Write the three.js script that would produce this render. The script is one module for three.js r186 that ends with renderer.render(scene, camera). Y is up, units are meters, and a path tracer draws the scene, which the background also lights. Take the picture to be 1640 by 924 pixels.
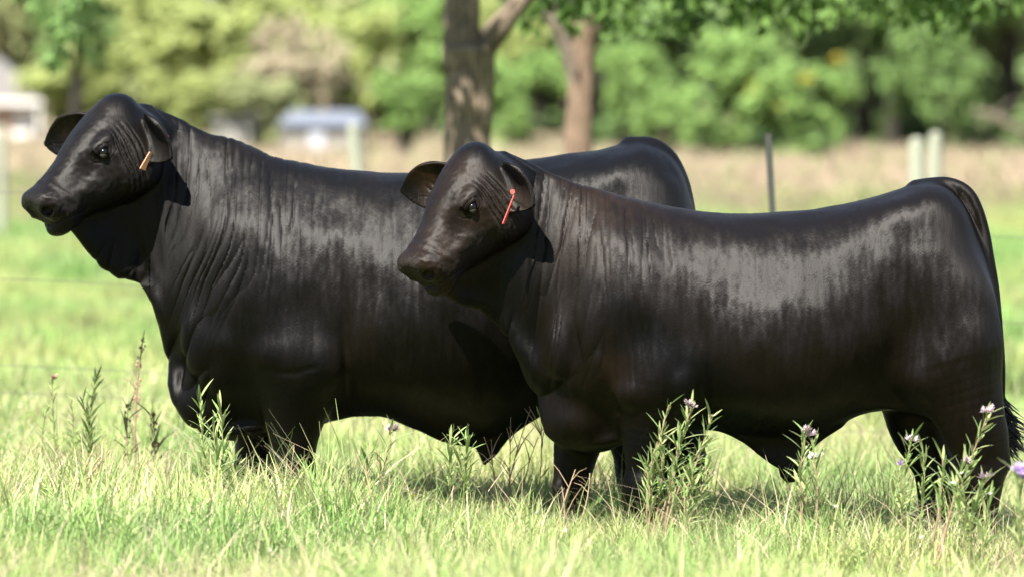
import * as THREE from 'three';
import { mergeGeometries, mergeVertices } from 'three/addons/utils/BufferGeometryUtils.js';
import { ImprovedNoise } from 'three/addons/math/ImprovedNoise.js';

// ---------- camera, sky, sun, exposure ----------
const scene = new THREE.Scene();
const HORIZON = 230, FOCAL = 8000, EYE = 1.5;              // picture row of the horizon, focal length in picture pixels, eye height in metres
const camera = new THREE.PerspectiveCamera(2 * Math.atan(462 / FOCAL) * 180 / Math.PI, 1640 / 924, 1, 900);
camera.position.set(0, EYE, 0);
camera.rotation.x = -Math.atan((462 - HORIZON) / FOCAL);
camera.focus = 19.0;
camera.userData.fStop = 1.85;
const sunTo = new THREE.Vector3(-0.27, 0.80, 0.54).normalize();
function skyTexture() {                                     // clear-day sky, a pale horizon and a deeper zenith
  const w = 256, h = 128, d = new Float32Array(w * h * 4);
  for (let j = 0; j < h; j++) for (let i = 0; i < w; i++) {
    const th = ((j + 0.5) / h - 0.5) * Math.PI, y = Math.sin(th), k = (j * w + i) * 4;
    const t = Math.pow(Math.max(0, y), 0.5), hz = 1 - t;
    d[k] = 0.36 * t + 0.88 * hz; d[k + 1] = 0.54 * t + 0.93 * hz; d[k + 2] = 0.92 * t + 1.0 * hz; d[k + 3] = 1;
    if (y < 0) { d[k] = 0.28; d[k + 1] = 0.30; d[k + 2] = 0.2; }
  }
  const t = new THREE.DataTexture(d, w, h, THREE.RGBAFormat, THREE.FloatType);
  t.mapping = THREE.EquirectangularReflectionMapping; t.magFilter = THREE.LinearFilter; t.minFilter = THREE.LinearFilter; t.needsUpdate = true;
  return t;
}
scene.background = skyTexture();
scene.environment = scene.background;
scene.backgroundIntensity = 0.3; scene.environmentIntensity = 0.3;
const sun = new THREE.DirectionalLight(new THREE.Color(1, 0.955, 0.88), 5.0);
sun.position.copy(sunTo).multiplyScalar(60).add(new THREE.Vector3(0, 0, -30));
sun.target.position.set(0, 0, -30); sun.castShadow = true;
sun.shadow.mapSize.set(4096, 4096);
Object.assign(sun.shadow.camera, { left: -40, right: 40, top: 70, bottom: -40, near: 1, far: 200 });
scene.add(sun, sun.target);
const renderer = new THREE.WebGLRenderer({ antialias: true });
renderer.setSize(1024, 576);
renderer.toneMapping = THREE.LinearToneMapping;
renderer.toneMappingExposure = 3.8;
renderer.shadowMap.enabled = true;

// ---------- helpers ----------
function rng(seed) { let s = seed >>> 0; return () => { s = (s + 0x6D2B79F5) >>> 0; let t = Math.imul(s ^ (s >>> 15), 1 | s); t = (t + Math.imul(t ^ (t >>> 7), 61 | t)) ^ t; return ((t ^ (t >>> 14)) >>> 0) / 4294967296; }; }
const perlin = new ImprovedNoise(), noise = (x, y, z) => perlin.noise(x + 200.3, y + 200.7, z + 200.1);
const clamp = (v, a, b) => v < a ? a : v > b ? b : v, mix = (a, b, t) => a + (b - a) * t;
const sstep = (a, b, v) => { const t = clamp((v - a) / (b - a), 0, 1); return t * t * (3 - 2 * t); };
const V = (x, y, z) => new THREE.Vector3(x, y, z), UP = V(0, 1, 0);
const names = {};
function numbered(n) { names[n] = (names[n] ?? -1) + 1; return names[n] ? `${n}_${String(names[n]).padStart(3, '0')}` : n; }
function tag(o, label, category, group, kind) {
  if (label) o.userData.label = label; if (category) o.userData.category = category;
  if (group) o.userData.group = group; if (kind) o.userData.kind = kind; return o;
}
function shade(o) { o.castShadow = o.receiveShadow = true; return o; }
function thing(name, label, category, pos, group) { const g = new THREE.Group(); g.name = numbered(name); g.position.copy(pos); scene.add(g); return tag(g, label, category, group); }
function part(name, geo, mat, parent, label) { const m = shade(new THREE.Mesh(geo, mat)); m.name = name; if (label) m.userData.label = label; parent.add(m); return m; }
// terrain: a gentle fall to the right, level near the animals, a bank that rises behind the fence
function ground(x, z) {
  const d = -z, far = sstep(30, 84, d);
  let h = -0.035 * clamp(x, -6, 6) * (1 - far) + 1.28 * far * far * (3 - 2 * far) * 0.5 + 1.28 * far * 0.5 - 0.004 * clamp(x, -40, 40) * far;
  h += Math.max(0, d - 84) * 0.012;
  return h + 0.02 * noise(x * 0.9, 3, z * 0.9) + 0.05 * noise(x * 0.2, 7, z * 0.2) * sstep(21, 30, d);
}
// a point of the place: how far right, how high and how deep something stands, worked out from where the photograph shows it
const at = (px, py, d) => V((px - 820) * d / FOCAL, EYE - (py - HORIZON) * d / FOCAL, -d);
const std = (r, g, b, rough = 0.9, o = {}) => { const m = new THREE.MeshStandardMaterial({ roughness: rough, ...o }); m.color.setRGB(r, g, b); return m; };
// tapered tube through points with radii
function tube(pts, radii, sides = 6, cap = true) {
  const P = [], I = [], N = pts.length, t = V(), n = V(1, 0, 0), b = V();
  for (let i = 0; i < N; i++) {
    t.copy(pts[Math.min(i + 1, N - 1)]).sub(pts[Math.max(i - 1, 0)]).normalize();
    n.addScaledVector(t, -n.dot(t)); if (n.lengthSq() < 1e-6) n.set(t.y, t.z, -t.x).addScaledVector(t, -(t.y * t.x + t.z * t.y - t.x * t.z)); n.normalize(); b.crossVectors(t, n);
    for (let k = 0; k < sides; k++) { const a = k / sides * 2 * Math.PI, r = radii[i]; P.push(pts[i].x + r * (Math.cos(a) * n.x + Math.sin(a) * b.x), pts[i].y + r * (Math.cos(a) * n.y + Math.sin(a) * b.y), pts[i].z + r * (Math.cos(a) * n.z + Math.sin(a) * b.z)); }
    if (i) for (let k = 0; k < sides; k++) { const a0 = (i - 1) * sides + k, a1 = (i - 1) * sides + (k + 1) % sides, b0 = a0 + sides, b1 = a1 + sides; I.push(a0, a1, b0, a1, b1, b0); }
  }
  if (cap) for (const [i, f] of [[0, 0], [N - 1, 1]]) { const c = P.length / 3; P.push(pts[i].x, pts[i].y, pts[i].z); for (let k = 0; k < sides; k++) { const a0 = i * sides + k, a1 = i * sides + (k + 1) % sides; f ? I.push(c, a0, a1) : I.push(c, a1, a0); } }
  const g = new THREE.BufferGeometry(); g.setAttribute('position', new THREE.Float32BufferAttribute(P, 3)); g.setIndex(I); g.computeVertexNormals(); return g;
}
// ---------- the ground: one sheet, pasture in front, a dry bank behind ----------
function soilTexture() {
  const n = 512, d = new Uint8Array(n * n * 4), R = rng(9);
  for (let j = 0; j < n; j++) for (let i = 0; i < n; i++) {
    let v = 0; for (const [f, a] of [[8, 0.5], [24, 0.3], [64, 0.2]]) v += a * noise(Math.cos(i / n * 2 * Math.PI) * f / 6.28 + 9, Math.sin(i / n * 2 * Math.PI) * f / 6.28, j / n * f + Math.sin(j / n * 6.28) * 0.3);
    const b = 205 + v * 90 + (R() - 0.5) * 40, k = (j * n + i) * 4; d[k] = clamp(b + 8, 0, 255); d[k + 1] = clamp(b, 0, 255); d[k + 2] = clamp(b - 22, 0, 255); d[k + 3] = 255;
  }
  const t = new THREE.DataTexture(d, n, n); t.colorSpace = THREE.SRGBColorSpace; t.wrapS = t.wrapT = THREE.RepeatWrapping; t.magFilter = THREE.LinearFilter; t.minFilter = THREE.LinearMipmapLinearFilter; t.generateMipmaps = true; t.needsUpdate = true; return t;
}
const dryness = (x, z) => sstep(54, 63, -z + 7 * noise(x * 0.12, 1, z * 0.1) + 2.5 * noise(x * 0.6, 5, z * 0.5) - 0.25 * clamp(x, -8, 8)) ;
{
  const P = [], C = [], U = [], I = [], nx = 120, nz = 260;
  for (let j = 0; j <= nz; j++) for (let i = 0; i <= nx; i++) {
    const s = j / nz, z = 8 - 8 * s - 500 * Math.pow(s, 2.6), u = i / nx * 2 - 1, x = u * (8 + 170 * u * u * (0.15 + s)), y = ground(x, z), q = dryness(x, z), n = 0.75 + 0.5 * noise(x * 0.7, 2, z * 0.7);
    P.push(x, y, z); U.push(x / 1.4, z / 1.4); C.push(mix(0.16, 0.26, q) * n, mix(0.22, 0.205, q) * n, mix(0.06, 0.145, q) * n);
    if (i && j) { const a = (j - 1) * (nx + 1) + i - 1, b = a + 1, c = a + nx + 1, d = c + 1; I.push(a, b, c, b, d, c); }
  }
  const g = new THREE.BufferGeometry(); g.setAttribute('position', new THREE.Float32BufferAttribute(P, 3)); g.setAttribute('color', new THREE.Float32BufferAttribute(C, 3)); g.setAttribute('uv', new THREE.Float32BufferAttribute(U, 2)); g.setIndex(I); g.computeVertexNormals();
  const m = part('ground', g, new THREE.MeshStandardMaterial({ vertexColors: true, map: soilTexture(), roughness: 1 }), scene); tag(m, 'sloping pasture ground with a dry bank behind the fence', 'ground', null, 'structure');
}
// ---------- grass ----------
function blade(P, I, N, x, z, h, w, yaw, bend, R) {         // a folded, tapering, drooping blade
  const b0 = P.length / 3, dx = Math.cos(yaw), dz = Math.sin(yaw), px = -dz, pz = dx, seg = 4, k = (R() - 0.5) * 0.5;
  for (let s = 0; s <= seg; s++) {
    const t = s / seg, out = bend * h * t * t, y = h * (t - 0.35 * Math.abs(bend) * t * t), wx = w * (1 - Math.pow(t, 1.6)) * 0.5 + 0.0003, cx = x + dx * out + px * k * h * t * t * 0.4, cz = z + dz * out + pz * k * h * t * t * 0.4;
    P.push(cx + px * wx, y, cz + pz * wx, cx - px * wx, y, cz - pz * wx);
    if (s) { const a = b0 + (s - 1) * 2; I.push(a, a + 1, a + 2, a + 1, a + 3, a + 2); }
  }
}
function tuft(seed, n, spread, h0, h1, w, bend) {
  const R = rng(seed), P = [], I = [], N = [];
  for (let i = 0; i < n; i++) { const a = R() * 6.283, r = Math.sqrt(R()) * spread; blade(P, I, N, Math.cos(a) * r, Math.sin(a) * r, mix(h0, h1, R() * R()), w * (0.6 + 0.7 * R()), a + (R() - 0.5) * 2.4, bend * (0.3 + R()), R); }
  const g = new THREE.BufferGeometry(); g.setAttribute('position', new THREE.Float32BufferAttribute(P, 3)); g.setIndex(I); g.computeVertexNormals(); return g;
}
const leafy = (r, g, b, through = 0.35, rough = 0.98) => { const m = new THREE.MeshPhysicalMaterial({ roughness: rough, transmission: through, thickness: 0, side: THREE.DoubleSide, specularIntensity: 0.4 }); m.color.setRGB(r, g, b); return m; };
const grassMat = leafy(1, 1, 1, 0.45, 0.98), strawMat = std(1, 1, 1, 0.9, { side: THREE.DoubleSide });
const hidden = (x, z) => Math.abs(x) > 0.1025 * -z * 1.06 + 1.3;
function sow(name, label, geos, mat, count, d0, d1, seed, colour, size, keep) {
  const R = rng(seed), spots = [], o = new THREE.Object3D(), c = new THREE.Color();
  while (spots.length < count) { const d = Math.sqrt(mix(d0 * d0, d1 * d1, R())), x = (R() * 2 - 1) * (0.1025 * d1 * 1.06 + 1.3), z = -d; if (hidden(x, z) || (keep && R() > keep(x, z))) { R(); continue; } spots.push([x, z, R()]); }
  geos.forEach((g, v) => {
    const mine = spots.filter((_, i) => i % geos.length === v), m = shade(new THREE.InstancedMesh(g, mat, mine.length));
    mine.forEach(([x, z, r], i) => { const s = size(x, z, R); o.position.set(x, ground(x, z) - 0.004, z); o.rotation.set((R() - 0.5) * 0.3, R() * 6.283, (R() - 0.5) * 0.3); o.scale.set(s * (0.85 + 0.3 * R()), s, s * (0.85 + 0.3 * R())); o.updateMatrix(); m.setMatrixAt(i, o.matrix); const q = colour(x, z, R); c.setRGB(q[0], q[1], q[2]); m.setColorAt(i, c); });
    m.name = numbered(name); tag(m, label[v % label.length], 'grass', null, 'stuff'); scene.add(m);
  });
}
const tall = (x, z) => Math.max(0.4, 0.95 + 0.9 * noise(x * 0.9, 4, z * 0.9) + 0.65 * noise(x * 2.7, 8, z * 2.7));
const meadow = (x, z, R) => { const q = clamp(0.5 + 1.3 * noise(x * 1.3, 6, z * 0.9) + (R() - 0.5) * 0.7, 0, 1), v = 0.68 + 0.6 * R(), y = R() < 0.18 ? 1 : 0; return [v * (mix(0.22, 0.40, q) + 0.10 * y), v * (mix(0.37, 0.45, q) + 0.01 * y), v * (mix(0.10, 0.16, q) + 0.08 * y)]; };
sow('meadow_grass', ['fine bright green grass around the bulls', 'short yellow green grass around the bulls', 'soft drooping grass around the bulls'], [tuft(1, 12, 0.05, 0.06, 0.19, 0.0045, 0.55), tuft(2, 12, 0.06, 0.05, 0.16, 0.004, 0.7), tuft(3, 9, 0.05, 0.07, 0.24, 0.0045, 0.6)], grassMat, 60000, 12, 28, 21, meadow, (x, z, R) => tall(x, z) * (0.75 + 0.45 * R()));
sow('straw_grass', ['dry straw coloured stems among the grass'], [tuft(4, 5, 0.06, 0.08, 0.3, 0.0028, 0.8)], strawMat, 11000, 12, 28, 22, (x, z, R) => { const v = 0.7 + 0.5 * R(); return [0.46 * v, 0.40 * v, 0.25 * v]; }, (x, z, R) => tall(x, z) * (0.6 + 0.5 * R()), (x, z) => clamp(0.35 + 1.2 * noise(x * 0.7, 3, z * 0.7), 0.05, 1));
sow('field_grass', ['longer green grass of the field behind the bulls', 'pale green grass of the field behind the bulls'], [tuft(5, 16, 0.13, 0.10, 0.36, 0.011, 0.5), tuft(6, 14, 0.14, 0.08, 0.30, 0.012, 0.7)], grassMat, 46000, 27, 63, 23, (x, z, R) => { const q = dryness(x, z), m = meadow(x * 0.5, z * 0.4, R), p = R() < q ? 1 : 0; return [mix(m[0], 0.31, p), mix(m[1], 0.245, p), mix(m[2], 0.17, p)]; }, (x, z, R) => tall(x * 0.4, z * 0.4) * (0.7 + 0.4 * R()));
sow('dry_grass', ['dry tan grass on the bank beyond the fence'], [tuft(7, 12, 0.2, 0.12, 0.4, 0.02, 0.5)], strawMat, 16000, 60, 100, 24, (x, z, R) => { const v = 0.7 + 0.5 * R(), g = R() < 0.2 ? 1 : 0; return [mix(0.31, 0.2, g) * v, mix(0.24, 0.25, g) * v, mix(0.17, 0.09, g) * v]; }, (x, z, R) => 0.6 + 0.5 * R());
sow('tall_grass', ['long loose drooping grass blades standing above the sward'], [tuft(11, 6, 0.05, 0.16, 0.42, 0.0042, 0.9), tuft(12, 5, 0.07, 0.12, 0.36, 0.0036, 1.2)], grassMat, 15000, 12, 27, 25, (x, z, R) => { const v = 0.85 + 0.4 * R(), y = R(); return [v * mix(0.2, 0.42, y), v * mix(0.31, 0.38, y), v * mix(0.08, 0.2, y)]; }, (x, z, R) => tall(x, z) * (0.5 + 0.55 * R()), (x, z) => clamp(0.25 + 1.4 * noise(x * 0.55, 9, z * 0.55), 0.06, 1));
sow('dry_stems', ['thin tangled dead stems lying and leaning through the grass'], [tuft(14, 5, 0.12, 0.12, 0.34, 0.003, 1.9), tuft(15, 4, 0.16, 0.1, 0.4, 0.0028, 1.5)], strawMat, 8000, 14, 25, 26, (x, z, R) => { const v = 0.5 + 0.6 * R(); return [0.40 * v, 0.31 * v, 0.21 * v]; }, (x, z, R) => 0.6 + 0.6 * R(), (x, z) => clamp(0.2 + 1.6 * noise(x * 0.8, 12, z * 0.8), 0.03, 1));
function sprig(seed) {                                      // a little leafy side plant
  const R = rng(seed), P = [], I = [], N = []; for (let i = 0; i < 16; i++) { const h = 0.03 + 0.11 * i / 16, b0 = P.length / 3, a = i * 2.4 + R(), dx = Math.cos(a), dz = Math.sin(a), L = 0.035 + 0.03 * R(), w = 0.005 + 0.003 * R(), x = 0.01 * (R() - 0.5), z = 0.01 * (R() - 0.5); P.push(x, h, z, x + dx * L * 0.5 - dz * w, h + L * 0.45, z + dz * L * 0.5 + dx * w, x + dx * L, h + L * 0.6, z + dz * L, x + dx * L * 0.5 + dz * w, h + L * 0.45, z + dz * L * 0.5 - dx * w); I.push(b0, b0 + 1, b0 + 2, b0, b0 + 2, b0 + 3); }
  const b0 = P.length / 3; P.push(-0.002, 0, 0, 0.002, 0, 0, 0, 0.16, 0.01); I.push(b0, b0 + 1, b0 + 2); const g = new THREE.BufferGeometry(); g.setAttribute('position', new THREE.Float32BufferAttribute(P, 3)); g.setIndex(I); g.computeVertexNormals(); return g;
}
sow('ground_weeds', ['low leafy weeds mixed through the pasture grass'], [sprig(41), sprig(42)], grassMat, 520, 12, 34, 27, (x, z, R) => { const v = 0.7 + 0.5 * R(); return [0.26 * v, 0.36 * v, 0.12 * v]; }, (x, z, R) => 0.6 + 0.7 * R(), (x, z) => clamp(0.15 + 1.8 * noise(x * 0.6, 15, z * 0.6), 0.02, 1));
// ---------- the bulls: one distance field each, meshed as one continuous skin ----------
const smin = (a, b, k0) => { const k = k0 * 1.4, h = Math.max(k - Math.abs(a - b), 0) / k; return Math.min(a, b) - h * h * h * k / 6; };
const smax = (a, b, k) => -smin(-a, -b, k);
function lut(pts) {                                         // monotone-ish cubic through [x, v...] rows, sampled for speed
  const n = 512, x0 = pts[0][0], x1 = pts[pts.length - 1][0], m = pts[0].length - 1, T = Array.from({ length: m }, () => new Float32Array(n + 1));
  const slope = (i, j) => { if (i <= 0 || i >= pts.length - 1) return 0; const a = (pts[i][j] - pts[i - 1][j]) / (pts[i][0] - pts[i - 1][0]), b = (pts[i + 1][j] - pts[i][j]) / (pts[i + 1][0] - pts[i][0]); return a * b <= 0 ? 0.35 * (a + b) : (a + b) / 2; };
  for (let q = 0; q <= n; q++) {
    const x = mix(x0, x1, q / n); let i = 0; while (i < pts.length - 2 && x > pts[i + 1][0]) i++;
    const h = pts[i + 1][0] - pts[i][0], t = (x - pts[i][0]) / h, t2 = t * t, t3 = t2 * t;
    for (let j = 1; j <= m; j++) T[j - 1][q] = (2 * t3 - 3 * t2 + 1) * pts[i][j] + (t3 - 2 * t2 + t) * h * slope(i, j) + (3 * t2 - 2 * t3) * pts[i + 1][j] + (t3 - t2) * h * slope(i + 1, j);
  }
  return (j, x) => { const f = clamp((x - x0) / (x1 - x0), 0, 1) * n, i = Math.min(f | 0, n - 1); return T[j][i] + (T[j][i + 1] - T[j][i]) * (f - i); };
}
class Field {
  constructor() { this.p = []; }
  push(f, k, c, r, sub, sym) { this.p.push({ f, k, cx: c[0], cy: c[1], cz: sym ? Math.abs(c[2]) : c[2], r, sub, sym }); return this; }
  ev(x, y, z, list) {
    let d = 1e3; const az = Math.abs(z);
    for (let i = 0; i < list.length; i++) { const q = list[i], e = q.f(x, y, q.sym ? az : z); d = q.sub ? smax(d, -e, q.k) : smin(d, e, q.k); }
    return d;
  }
  near(x, y, z, reach) { const az = Math.abs(z); return this.p.filter(q => Math.hypot(x - q.cx, y - q.cy, (q.sym ? az : z) - q.cz) - q.r - q.k * 1.4 < reach); }
  // primitives
  bone(a, b, ra, rb, k, { sub = 0, sym = 1, flat = 1 } = {}) {
    const bx = b[0] - a[0], by = b[1] - a[1], bz = b[2] - a[2], L = bx * bx + by * by + bz * bz;
    return this.push((x, y, z) => { const px = x - a[0], py = y - a[1], pz = z - a[2], h = clamp((px * bx + py * by + pz * bz) / L, 0, 1); return Math.hypot(px - bx * h, py - by * h, (pz - bz * h) / flat) * (flat < 1 ? flat : 1) - (ra + (rb - ra) * h) * (flat < 1 ? flat : 1); }, k, [(a[0] + b[0]) / 2, (a[1] + b[1]) / 2, (a[2] + b[2]) / 2], Math.sqrt(L) / 2 + Math.max(ra, rb) * Math.max(1, flat), sub, sym);
  }
  chain(q, k) {                                             // a limb or tail: smooth curve through joints [x, y, z, radius]
    const pts = q.map(j => new THREE.Vector4(...j)), n = (q.length - 1) * 7, P = [];
    for (let i = 0; i <= n; i++) { const f = i / 7, a = Math.min(f | 0, q.length - 2), t = f - a, g = m => pts[clamp(m, 0, q.length - 1)], cr = c => { const p0 = g(a - 1).getComponent(c), p1 = g(a).getComponent(c), p2 = g(a + 1).getComponent(c), p3 = g(a + 2).getComponent(c); return 0.5 * (2 * p1 + (p2 - p0) * t + (2 * p0 - 5 * p1 + 4 * p2 - p3) * t * t + (3 * p1 - p0 - 3 * p2 + p3) * t * t * t); }; P.push([cr(0), cr(1), cr(2), cr(3)]); }
    const lo = [0, 1, 2].map(c => Math.min(...P.map(p => p[c]))), hi = [0, 1, 2].map(c => Math.max(...P.map(p => p[c]))), c = lo.map((v, i) => (v + hi[i]) / 2), R = Math.hypot(hi[0] - lo[0], hi[1] - lo[1], hi[2] - lo[2]) / 2 + Math.max(...P.map(p => p[3]));
    const rm = Math.max(...P.map(p => p[3]));
    return this.push((x, y, z) => { const far = Math.hypot(Math.max(lo[0] - x, x - hi[0], 0), Math.max(lo[1] - y, y - hi[1], 0), Math.max(lo[2] - z, z - hi[2], 0)) - rm; if (far > 0.24) return far; let d = 1e3; for (let i = 0; i < n; i++) { const a = P[i], b = P[i + 1], bx = b[0] - a[0], by = b[1] - a[1], bz = b[2] - a[2], px = x - a[0], py = y - a[1], pz = z - a[2], h = clamp((px * bx + py * by + pz * bz) / (bx * bx + by * by + bz * bz), 0, 1), e = Math.hypot(px - bx * h, py - by * h, pz - bz * h) - (a[3] + (b[3] - a[3]) * h); if (e < d) d = e; } return d; }, k, c, R, 0, 0);
  }
  blob(c, r, ang, k, { sub = 0, sym = 1, M = null } = {}) {  // ellipsoid turned by ang degrees about z (or by a basis M)
    const A = ang * Math.PI / 180, ca = Math.cos(A), sa = Math.sin(A), [rx, ry, rz] = r;
    return this.push((x, y, z) => {
      let px = x - c[0], py = y - c[1], pz = z - c[2], u, v, w;
      if (M) { u = px * M[0].x + py * M[0].y + pz * M[0].z; v = px * M[1].x + py * M[1].y + pz * M[1].z; w = px * M[2].x + py * M[2].y + pz * M[2].z; }
      else { u = px * ca + py * sa; v = -px * sa + py * ca; w = pz; }
      const k0 = Math.hypot(u / rx, v / ry, w / rz), k1 = Math.hypot(u / rx / rx, v / ry / ry, w / rz / rz);
      return k0 < 1e-6 ? -Math.min(rx, ry, rz) : k0 * (k0 - 1) / k1;
    }, k, c, Math.max(rx, ry, rz), sub, sym);
  }
  loft(rows, k, { pow = 2.2, front = null, rear = null, M = null, o = [0, 0, 0], lag = 0 }) { // rows: x, top, bottom, half width, narrowing upward, narrowing downward
    const T = lut(rows), x0 = rows[0][0], x1 = rows[rows.length - 1][0];
    const h = 0.006;
    const f = (x, y, z) => {
      const X = clamp(x, x0, x1), top = T(0, X), bot = T(1, X), a = (top - bot) / 2, c = (top + bot) / 2, t = clamp((y - c) / a, -1.3, 1.3);
      const nar = t > 0 ? 1 - T(3, X) * t * t : 1 - T(4, X) * t * t, hw = T(2, X), b = Math.max(0.01, hw * nar);
      const u = Math.abs(y - c) / a, v = Math.abs(z) / b, sum = Math.pow(u, pow) + Math.pow(v, pow), r = Math.pow(sum, 1 / pow), q = r - 1;
      const du = r > 1e-6 ? Math.pow(u / r, pow - 1) : 0, dv = r > 1e-6 ? Math.pow(v / r, pow - 1) : 0;
      const top2 = T(0, X + h), bot2 = T(1, X + h), a2 = (top2 - bot2) / 2, c2 = (top2 + bot2) / 2, ux = (Math.abs(y - c2) / a2 - u) / h, vx = (Math.abs(z) / Math.max(0.01, T(2, X + h) * nar) - v) / h;
      const gx = du * ux + dv * vx, gy = du / a, gz = dv / b;
      let d = q / Math.max(0.6, Math.hypot(gx, gy, gz));
      if (front) d = smax(d, front(x, y, z), 0.05);
      if (rear) d = smax(d, rear(x, y, z), 0.09);
      if (x < x0) d = Math.max(d, x0 - x); if (x > x1) d = Math.max(d, x - x1);
      return d;
    };
    const g = M ? (x, y, z) => { const px = x - o[0], py = y - o[1], pz = z - o[2]; return f(px * M[0].x + py * M[0].y + pz * M[0].z, px * M[1].x + py * M[1].y + pz * M[1].z, px * M[2].x + py * M[2].y + pz * M[2].z); } : f;
    return this.push(g, k, [0, 0.7, 0], 9, 0, 0);
  }
  flap(poly, half, round, k, { z0 = 0, wave = null } = {}) {   // a sheet of skin with a traced outline and real thickness
    let cx = 0, cy = 0; for (const q of poly) { cx += q[0] / poly.length; cy += q[1] / poly.length; }
    const R = Math.max(...poly.map(q => Math.hypot(q[0] - cx, q[1] - cy)));
    const bx0 = Math.min(...poly.map(q => q[0])), bx1 = Math.max(...poly.map(q => q[0])), by0 = Math.min(...poly.map(q => q[1])), by1 = Math.max(...poly.map(q => q[1]));
    return this.push((x, y, z) => {
      const far = Math.hypot(Math.max(bx0 - x, x - bx1, 0), Math.max(by0 - y, y - by1, 0), Math.max(0, Math.abs(z) - 0.36)); if (far > 0.2) return far;
      let d = 1e9, s = 1; const n = poly.length;
      for (let i = 0, j = n - 1; i < n; j = i++) {
        const a = poly[i], b = poly[j], ex = b[0] - a[0], ey = b[1] - a[1], wx = x - a[0], wy = y - a[1], t = clamp((wx * ex + wy * ey) / (ex * ex + ey * ey), 0, 1), dx = wx - ex * t, dy = wy - ey * t;
        d = Math.min(d, dx * dx + dy * dy);
        const c1 = y >= a[1], c2 = y < b[1], c3 = ex * wy > ey * wx; if ((c1 && c2 && c3) || (!c1 && !c2 && !c3)) s = -s;
      }
      d = s * Math.sqrt(d);
      const w1 = d + round, w2 = Math.abs(z - z0 - (wave ? wave(x, y) : 0)) - half + round;
      return Math.min(Math.max(w1, w2), 0) + Math.hypot(Math.max(w1, 0), Math.max(w2, 0)) - round;
    }, k, [cx, cy, z0], R + half, 0, 0);
  }
  custom(f, k, c, r, sub = 0, sym = 0) { return this.push(f, k, c, r, sub, sym); }
  // naive surface nets on blocks near the surface
  mesh(lo, hi, h) {
    const B = 8, nb = [0, 1, 2].map(i => Math.ceil((hi[i] - lo[i]) / (h * B))), half = B * h / 2, diag = half * Math.sqrt(3), blocks = new Map();
    const key = (i, j, k) => (i * 512 + j) * 512 + k, n1 = B + 1;
    for (let i = 0; i < nb[0]; i++) for (let j = 0; j < nb[1]; j++) for (let k = 0; k < nb[2]; k++) {
      const x = lo[0] + (i * B) * h + half, y = lo[1] + (j * B) * h + half, z = lo[2] + (k * B) * h + half;
      const d = this.ev(x, y, z, this.near(x, y, z, 0.16)); if (Math.abs(d) > diag * 2.2 + 0.02) continue;
      const L = this.near(x, y, z, Math.abs(d) + 2.4 * diag + 0.02), S = new Float32Array(n1 * n1 * n1); let q = 0, neg = 0;
      for (let a = 0; a < n1; a++) for (let b = 0; b < n1; b++) for (let c = 0; c < n1; c++) { const v = this.ev(lo[0] + (i * B + a) * h, lo[1] + (j * B + b) * h, lo[2] + (k * B + c) * h, L); S[q++] = v; if (v < 0) neg++; }
      if (neg && neg < S.length) blocks.set(key(i, j, k), { i, j, k, S, L, id: new Int32Array(B * B * B).fill(-1) });
    }
    const P = [], lists = [], I = [];
    const corner = [[0, 0, 0], [1, 0, 0], [0, 1, 0], [1, 1, 0], [0, 0, 1], [1, 0, 1], [0, 1, 1], [1, 1, 1]], edges = [[0, 1], [2, 3], [4, 5], [6, 7], [0, 2], [1, 3], [4, 6], [5, 7], [0, 4], [1, 5], [2, 6], [3, 7]];
    for (const b of blocks.values()) for (let a = 0; a < B; a++) for (let c = 0; c < B; c++) for (let e = 0; e < B; e++) {
      const s = corner.map(o => b.S[((a + o[0]) * n1 + c + o[1]) * n1 + e + o[2]]); let m = 0; for (let q = 0; q < 8; q++) if (s[q] < 0) m |= 1 << q;
      if (!m || m === 255) continue;
      let x = 0, y = 0, z = 0, n = 0;
      for (const [u, v] of edges) if ((s[u] < 0) !== (s[v] < 0)) { const t = s[u] / (s[u] - s[v]); x += mix(corner[u][0], corner[v][0], t); y += mix(corner[u][1], corner[v][1], t); z += mix(corner[u][2], corner[v][2], t); n++; }
      b.id[(a * B + c) * B + e] = P.length / 3;
      P.push(lo[0] + (b.i * B + a + x / n) * h, lo[1] + (b.j * B + c + y / n) * h, lo[2] + (b.k * B + e + z / n) * h); lists.push(b.L);
    }
    const vid = (x, y, z) => { const b = blocks.get(key(x >> 3, y >> 3, z >> 3)); return b ? b.id[((x & 7) * B + (y & 7)) * B + (z & 7)] : -1; };
    for (const b of blocks.values()) for (let a = 0; a < B; a++) for (let c = 0; c < B; c++) for (let e = 0; e < B; e++) {
      const s0 = b.S[(a * n1 + c) * n1 + e], gx = b.i * B + a, gy = b.j * B + c, gz = b.k * B + e;
      const quad = (s1, A, Bq, C, D) => { if ((s0 < 0) === (s1 < 0)) return; if (A < 0 || Bq < 0 || C < 0 || D < 0) return; s0 < 0 ? I.push(A, Bq, C, A, C, D) : I.push(A, C, Bq, A, D, C); };
      quad(b.S[((a + 1) * n1 + c) * n1 + e], vid(gx, gy - 1, gz - 1), vid(gx, gy, gz - 1), vid(gx, gy, gz), vid(gx, gy - 1, gz));
      quad(b.S[(a * n1 + c + 1) * n1 + e], vid(gx - 1, gy, gz - 1), vid(gx - 1, gy, gz), vid(gx, gy, gz), vid(gx, gy, gz - 1));
      quad(b.S[(a * n1 + c) * n1 + e + 1], vid(gx - 1, gy - 1, gz), vid(gx, gy - 1, gz), vid(gx, gy, gz), vid(gx - 1, gy, gz));
    }
    return { P: new Float32Array(P), I, lists };
  }
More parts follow.
